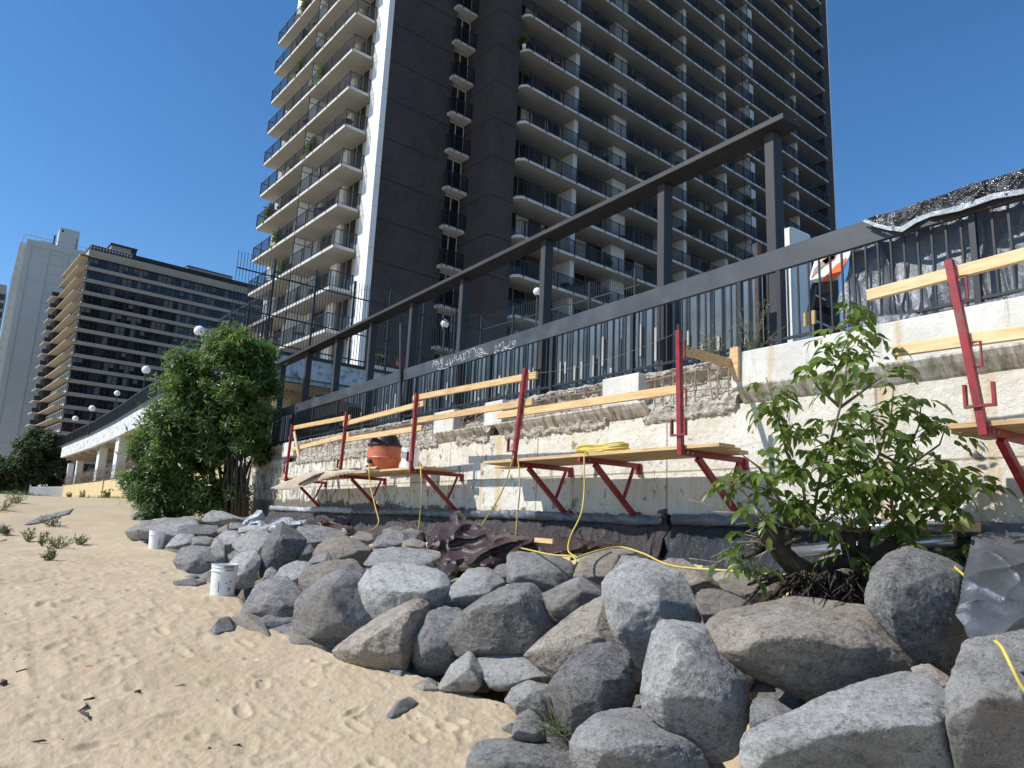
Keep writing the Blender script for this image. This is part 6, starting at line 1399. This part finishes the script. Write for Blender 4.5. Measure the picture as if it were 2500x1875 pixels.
# pails
def pail(P,h,r0,r1,mat,label,marks=None,handle=False,group='white plastic pails'):
    t=thing('pail',label,'pail',tuple(P),0,group); mb=MB(); w=.004
    mb.lathe(P,[(0,.004),(r0*.97,.004),(r0,.015),(r0+(r1-r0)*.78,h*.78),(r1+.008,h*.785),(r1+.008,h*.80),(r0+(r1-r0)*.83,h*.805),(r1*.985,h*.90),(r1+.006,h*.905),(r1+.006,h*.915),(r1*.99,h*.92),(r1,h*.985),(r1+.007,h*.99),(r1+.007,h),(r1-.006,h),(r1-.008,h*.9),(r0-.006,.02),(0,.02)],40)
    mb.build('body',mat,t,False)
    for p in bpy.data.objects[t.name].children: pass
    if handle:
        hb=MB(); a0=handle; pts=[P+np.array([(r1+.012)*math.cos(a),(r1+.012)*math.sin(a),h*.80-.17*math.sin((a-a0)/math.pi*math.pi)]) for a in np.linspace(a0,a0+math.pi,18)]; hb.tube(pts,.003,6); hb.build('handle',M['pailc'],t)
    if marks:
        mb=MB()
        va=math.atan2(-P[1],-P[0])
        for (a,z,da,dz) in marks:
            ang=va+a; rr=r0+(r1-r0)*z+.0035
            for s in range(1):
                p=np.array([P[0]+rr*math.cos(ang),P[1]+rr*math.sin(ang),P[2]+z*h]); q_=np.array([P[0]+rr*math.cos(ang+da),P[1]+rr*math.sin(ang+da),P[2]+(z+dz)*h]); mb.beam(p,q_,.004,.006 if mat is M['pail'] else .011,up=(math.cos(ang),math.sin(ang),0))
        mb.build('handwriting',M['ink'],t)
    return t
gz=lambda x,y: float(ground(x,y))
def spot(px_,py_):
    p=hit(px_,py_,lambda a,b:ground(a,b),9000,60); return p
p=spot(541,1455)
# hand-lettered dark strokes near the rim
rs=np.random.RandomState(14); mk=[]
for i in range(9):
    a=-.05+.095*i; mk+= [(a,.885,0,.07),(a,.95,.05,.0)]
    if i%2: mk.append((a+.05,.885,0,.065))
for i in range(6): a=.12+.11*i; mk+=[(a,.80,0,.05),(a-.03,.825,.06,0)]
mk+=[(.35,.28,.30,.0),(.5,.17,0,.11),(.2,.43,.10,0),(.25,.40,0,.06),(.52,.47,.12,0),(.58,.44,0,.07),(-.35,.15,-.0,.35),(.62,.20,0,.08)]
pail(p,.375,.135,.152,M['pail'],'nearer white pail, scuffed and lettered in black near its rim, standing on the sand',mk)
p=spot(379,1341)
mk=[(.38+.24*math.cos(a)*.5,.42+.09*math.sin(a),-.12*math.sin(a)*.5,.045*math.cos(a)) for a in np.linspace(0,6.28,10)[:-1]]+[(.30+.0,.18+.03*k,.12,0) for k in range(5)]+[(.31,.56,.15,0),(.31,.59,.1,0),(.36,.42,.05,0),(.38,.40,0,.04)]
pail(p,.37,.128,.150,M['pailc'],'farther clean white pail with a round black emblem and wire handle',mk,handle=math.atan2(-p[1],-p[0])-.9)
yv=onx(*Z4(1030,1390),5.6)[1]
pail(np.array([5.72,yv,2.356]),.40,.14,.155,M['pailc'],'white pail standing on the walkway right of the orange vacuum',None,group=None)
# shop vacuum
def vac():
    P=onx(*Z4(915,1395),5.55); P[2]=2.36; P=np.array(P); t=thing('shop_vacuum','orange wet-and-dry shop vacuum with a black motor head on the left walkway','vacuum',tuple(P))
    mb=MB(); mb.lathe(P,[(.02,.03),(.235,.03),(.255,.06),(.285,.17),(.298,.22),(.31,.23),(.30,.25),(.29,.40),(.285,.45),(.05,.45)],32); mb.build('tank',M['orange'],t,False)
    mb=MB(); mb.lathe(P,[(.30,.44),(.31,.46),(.305,.49),(.26,.50)],32); mb.build('rim',M['blackp'],t)
    mb=MB(); mb.lathe(P,[(.28,.49),(.26,.54),(.22,.62),(.17,.68),(.10,.715),(0,.72)],28); mb.build('lid',M['blackp'],t,True)
    mb=MB()
    for a in (2.4,2.7,3.0): mb.lathe(P+np.array([.0,0,0]),[(0,0)],4) if False else None
    V=[];F=[]
    for k in range(9):
        a=1.9+k*.16
        for r,z in ((.285,.495),(.268,.54),(.228,.625),(.18,.685)): V.append(P+np.array([r*math.cos(a),r*math.sin(a),z]))
    F=[(k*4+j,k*4+j+1,(k+1)*4+j+1,(k+1)*4+j) for k in range(8) for j in range(3)]; mb.add(V,F); mb.build('orange_panel',M['orange'],t)
    mb=MB(); mb.tube([P+np.array([-.12,-.16,.66]),P+np.array([-.12,-.16,.75]),P+np.array([-.0,.1,.79]),P+np.array([.05,.2,.70])],.016,8); mb.build('handle',M['blackp'],t)
    mb=MB(); mb.tube([P+np.array([-.26,-.05,.16]),P+np.array([-.33,-.07,.16])],.04,12); mb.build('inlet',M['blackp'],t)
    for a in (.6,2.2,3.8,5.3):
        mb=MB(); c=P+np.array([.25*math.cos(a),.25*math.sin(a),.018]); mb.tube([c+np.array([-.015,0,0]),c+np.array([.015,0,0])],.018,10); mb.build('caster',M['blackp'],t)
    for k,a in enumerate((3.3,4.4)):
        mb=MB(); c=P+np.array([.30*math.cos(a),.30*math.sin(a),.47]); mb.beam(c+np.array([0,0,-.05]),c+np.array([0,0,.05]),.04,.02); mb.build('latch',M['blackp'],t)
    t2=onx(*Z4(825,1390),5.3); mb=MB(); mb.tube([(5.35,t2[1]-.12,2.42),(5.35,t2[1]+.10,2.42)],.055,12); tag(mb.build('hose_fitting',M['blackp'],None,True),'black round hose fitting lying left of the orange vacuum','fitting')
vac()
# beige canvas sagging off the left planks
cv=[Z4(x,y) for x,y in ((258,1522),(330,1490),(430,1450),(520,1420),(640,1418),(700,1410),(780,1420),(800,1400),(880,1395),(870,1408),(760,1425),(690,1440),(640,1450),(560,1470),(480,1500),(400,1528),(330,1530))]
cloth('canvas_sheet',cv,pl_x(5.16),M['canvas'],.03,4,5,2.,.05,'beige canvas sagging off the planks at the far left walkway','canvas',stretch=(1,1,1),edge=6)
mb=MB(); mb.tube([onx(*Z4(430,1498),5.1),onx(*Z4(520,1450),5.12),onx(*Z4(600,1425),5.2),onx(*Z4(650,1418),5.3)],[.03,.028,.025,.02],8); tag(mb.build('cardboard_roll',M['twood'],None,True),'thin dark roll lying along the edge of the beige canvas','roll')
# silver pipes behind the sapling
for k,(a,b,r,lb) in enumerate((((2400/1.1302-0,1141),(1600,1141),.03,''),)): pass
def pipe(a,b,X,r,lb):
    mb=MB(); A=onx(*a,X);B_=onx(*b,X); mb.tube([A,B_],r,14); tag(mb.build('duct',M['steelgrey'],None,True),lb,'duct')
pipe((1880,1282),(2330,1292),5.95,.05,'upper silver duct running behind the sapling stumps')
pipe((1890,1352),(2330,1318),5.62,.045,'lower silver duct slanting behind the sapling stumps')
scrap((1308,1318),(1352,1322),.05,4.95,'short pale block of lumber lying on the brown tarp')
# litter on the sand
def twig(px0,px1,r,label,mat='twood',bend=.02):
    a=spot(*px0);b=spot(*px1)
    if a is None or b is None: return
    m=(a+b)/2+np.array([bend,-bend,.012]); mb=MB(); a[2]+=r*.6;b[2]+=r*.6; mb.tube([a,m,b],[r*.6,r,r*.4],6); tag(mb.build('driftwood',M[mat],None,True),label,'driftwood')
D_=lambda x,y:px(0,1200,.4070,x,y)
T_=[((105,1000),(200,990),.012,'dark driftwood scrap at the left, upper of the pair with crossing sticks'),((130,990),(185,1008),.008,'small stick crossing the upper driftwood scrap at the left'),((95,1090),(165,1068),.012,'dark driftwood scrap at the left, below the crossing pair'),((250,1003),(292,990),.007,'thin stick right of the crossing driftwood pair'),((50,998),(80,1030),.005,'pale thin twig left of the crossing driftwood'),((500,1256),(566,1240),.009,'short dark stick above the curved one in the lower left'),((480,1318),(515,1275),.010,'curved dark bark piece in the lower left sand'),((470,1320),(532,1367),.010,'splintered grey stick below the curved bark piece'),((775,1010),(803,994),.008,'tiny dark stick in the middle of the sand'),((185,1507),(278,1500),.007,'long thin stick near the bottom left corner'),((0,1165),(10,1140),.02,'dark lump of wood at the left edge'),((1050,1170),(1112,1160),.004,'fine straw on the sand right of centre'),((805,1210),(825,1202),.014,'small black pebble-like bark in the middle sand'),((275,252),(305,256),.012,'brown stick on the dune beside the weeds'),((1225,1570),(1240,1535),.01,'dark crumpled leaf scrap at the bottom sand'),((1395,1530),(1435,1525),.008,'small brown debris left of the bottom boulders'),((0,300),(42,288),.01,'twig at the left edge below the dune slab')]
for a,b,r,l in T_: twig(D_(*a),D_(*b),r,l)
p=spot(*D_(530,1058)); V,F=lump(p+ico(1)[0]*np.array([.03,.016,.010])+np.array([0,0,.01]),3,3); tag(mesh('wrapper',V,F,M['orangeS'],smooth=True),'tiny red scrap of litter on the sand at the left','litter')
rs=np.random.RandomState(77); mb=MB()
for k in range(420):
    y=3.2+rs.rand()*9; x=-.2+rs.rand()*(float(edge_x(y))+.2); z=gz(x,y); r=.002+.006*rs.rand()**3; D,F=ico(1); mb.add(D*np.array([r,r*1.4,r*.6])*(1+.3*rs.normal(size=D.shape))+np.array([x,y,z+.004]),F)
tag(mb.build('pebbles',M['rock_d']),'scattered pebbles and grit on the sand','pebbles',None,'stuff')
# planter with flowers on the deck behind the fence
def planter():
    P=onvert(935,905,(*Rp(0,1.6)[:2],0),TR); P[2]=7.2; t=thing('planter','white planter of red and yellow-green flowers behind the iron fence on the deck','planter',tuple(P)); mb=MB(); mb.box(P[0]-.6,P[0]+1.4,P[1]-.2,P[1]+.2,7.1,7.75); mb.build('box',M['white'],t)
    rs=np.random.RandomState(3); v,f=leaf_verts(*shoots(P+np.array([-.2,0,.75]),np.array([.35,.2,.22]),120,rs,.4,6,.12,.03,.15,.3)); mesh('foliage',v,f,M['leaf_w'],t)
    v,f=leaf_verts(*shoots(P+np.array([.9,0,.85]),np.array([.35,.15,.16]),60,rs,.4,6,.12,.03,.15,.3)); mesh('flowers',v,f,M['pinkflower'],t)
planter()
# ---------------------------------------------------------------- light
SUN=np.array([-.97,.35,1.0]); SUN/=np.linalg.norm(SUN)
def light():
    w=bpy.data.worlds.new("World"); SC.world=w; w.use_nodes=True; nt=w.node_tree; bg=nt.nodes['Background']
    sky=nt.nodes.new('ShaderNodeTexSky'); sky.sky_type='NISHITA'; sky.sun_disc=False
    el=math.asin(SUN[2]); az=math.atan2(SUN[0],SUN[1])
    sky.sun_elevation=el; sky.sun_rotation=az; sky.air_density=1.0; sky.dust_density=.1; sky.ozone_density=4.0; sky.altitude=100
    hs=nt.nodes.new('ShaderNodeHueSaturation'); hs.inputs['Saturation'].default_value=1.2; hs.inputs['Value'].default_value=1.2; nt.links.new(sky.outputs[0],hs.inputs['Color']); nt.links.new(hs.outputs[0],bg.inputs[0]); bg.inputs[1].default_value=.12
    l=bpy.data.lights.new('sun','SUN'); l.energy=4.6; l.angle=math.radians(.5); l.color=(1,.955,.89)
    o=bpy.data.objects.new('sun',l); COL.objects.link(o); o.rotation_euler=Vector(SUN).to_track_quat('Z','Y').to_euler(); o.location=(-20,0,30)
light()
SC.render.engine='CYCLES'
SC.view_settings.view_transform='Standard'; SC.view_settings.look='None'; SC.view_settings.gamma=1; SC.view_settings.exposure=0.18
SC.cycles.max_bounces=6
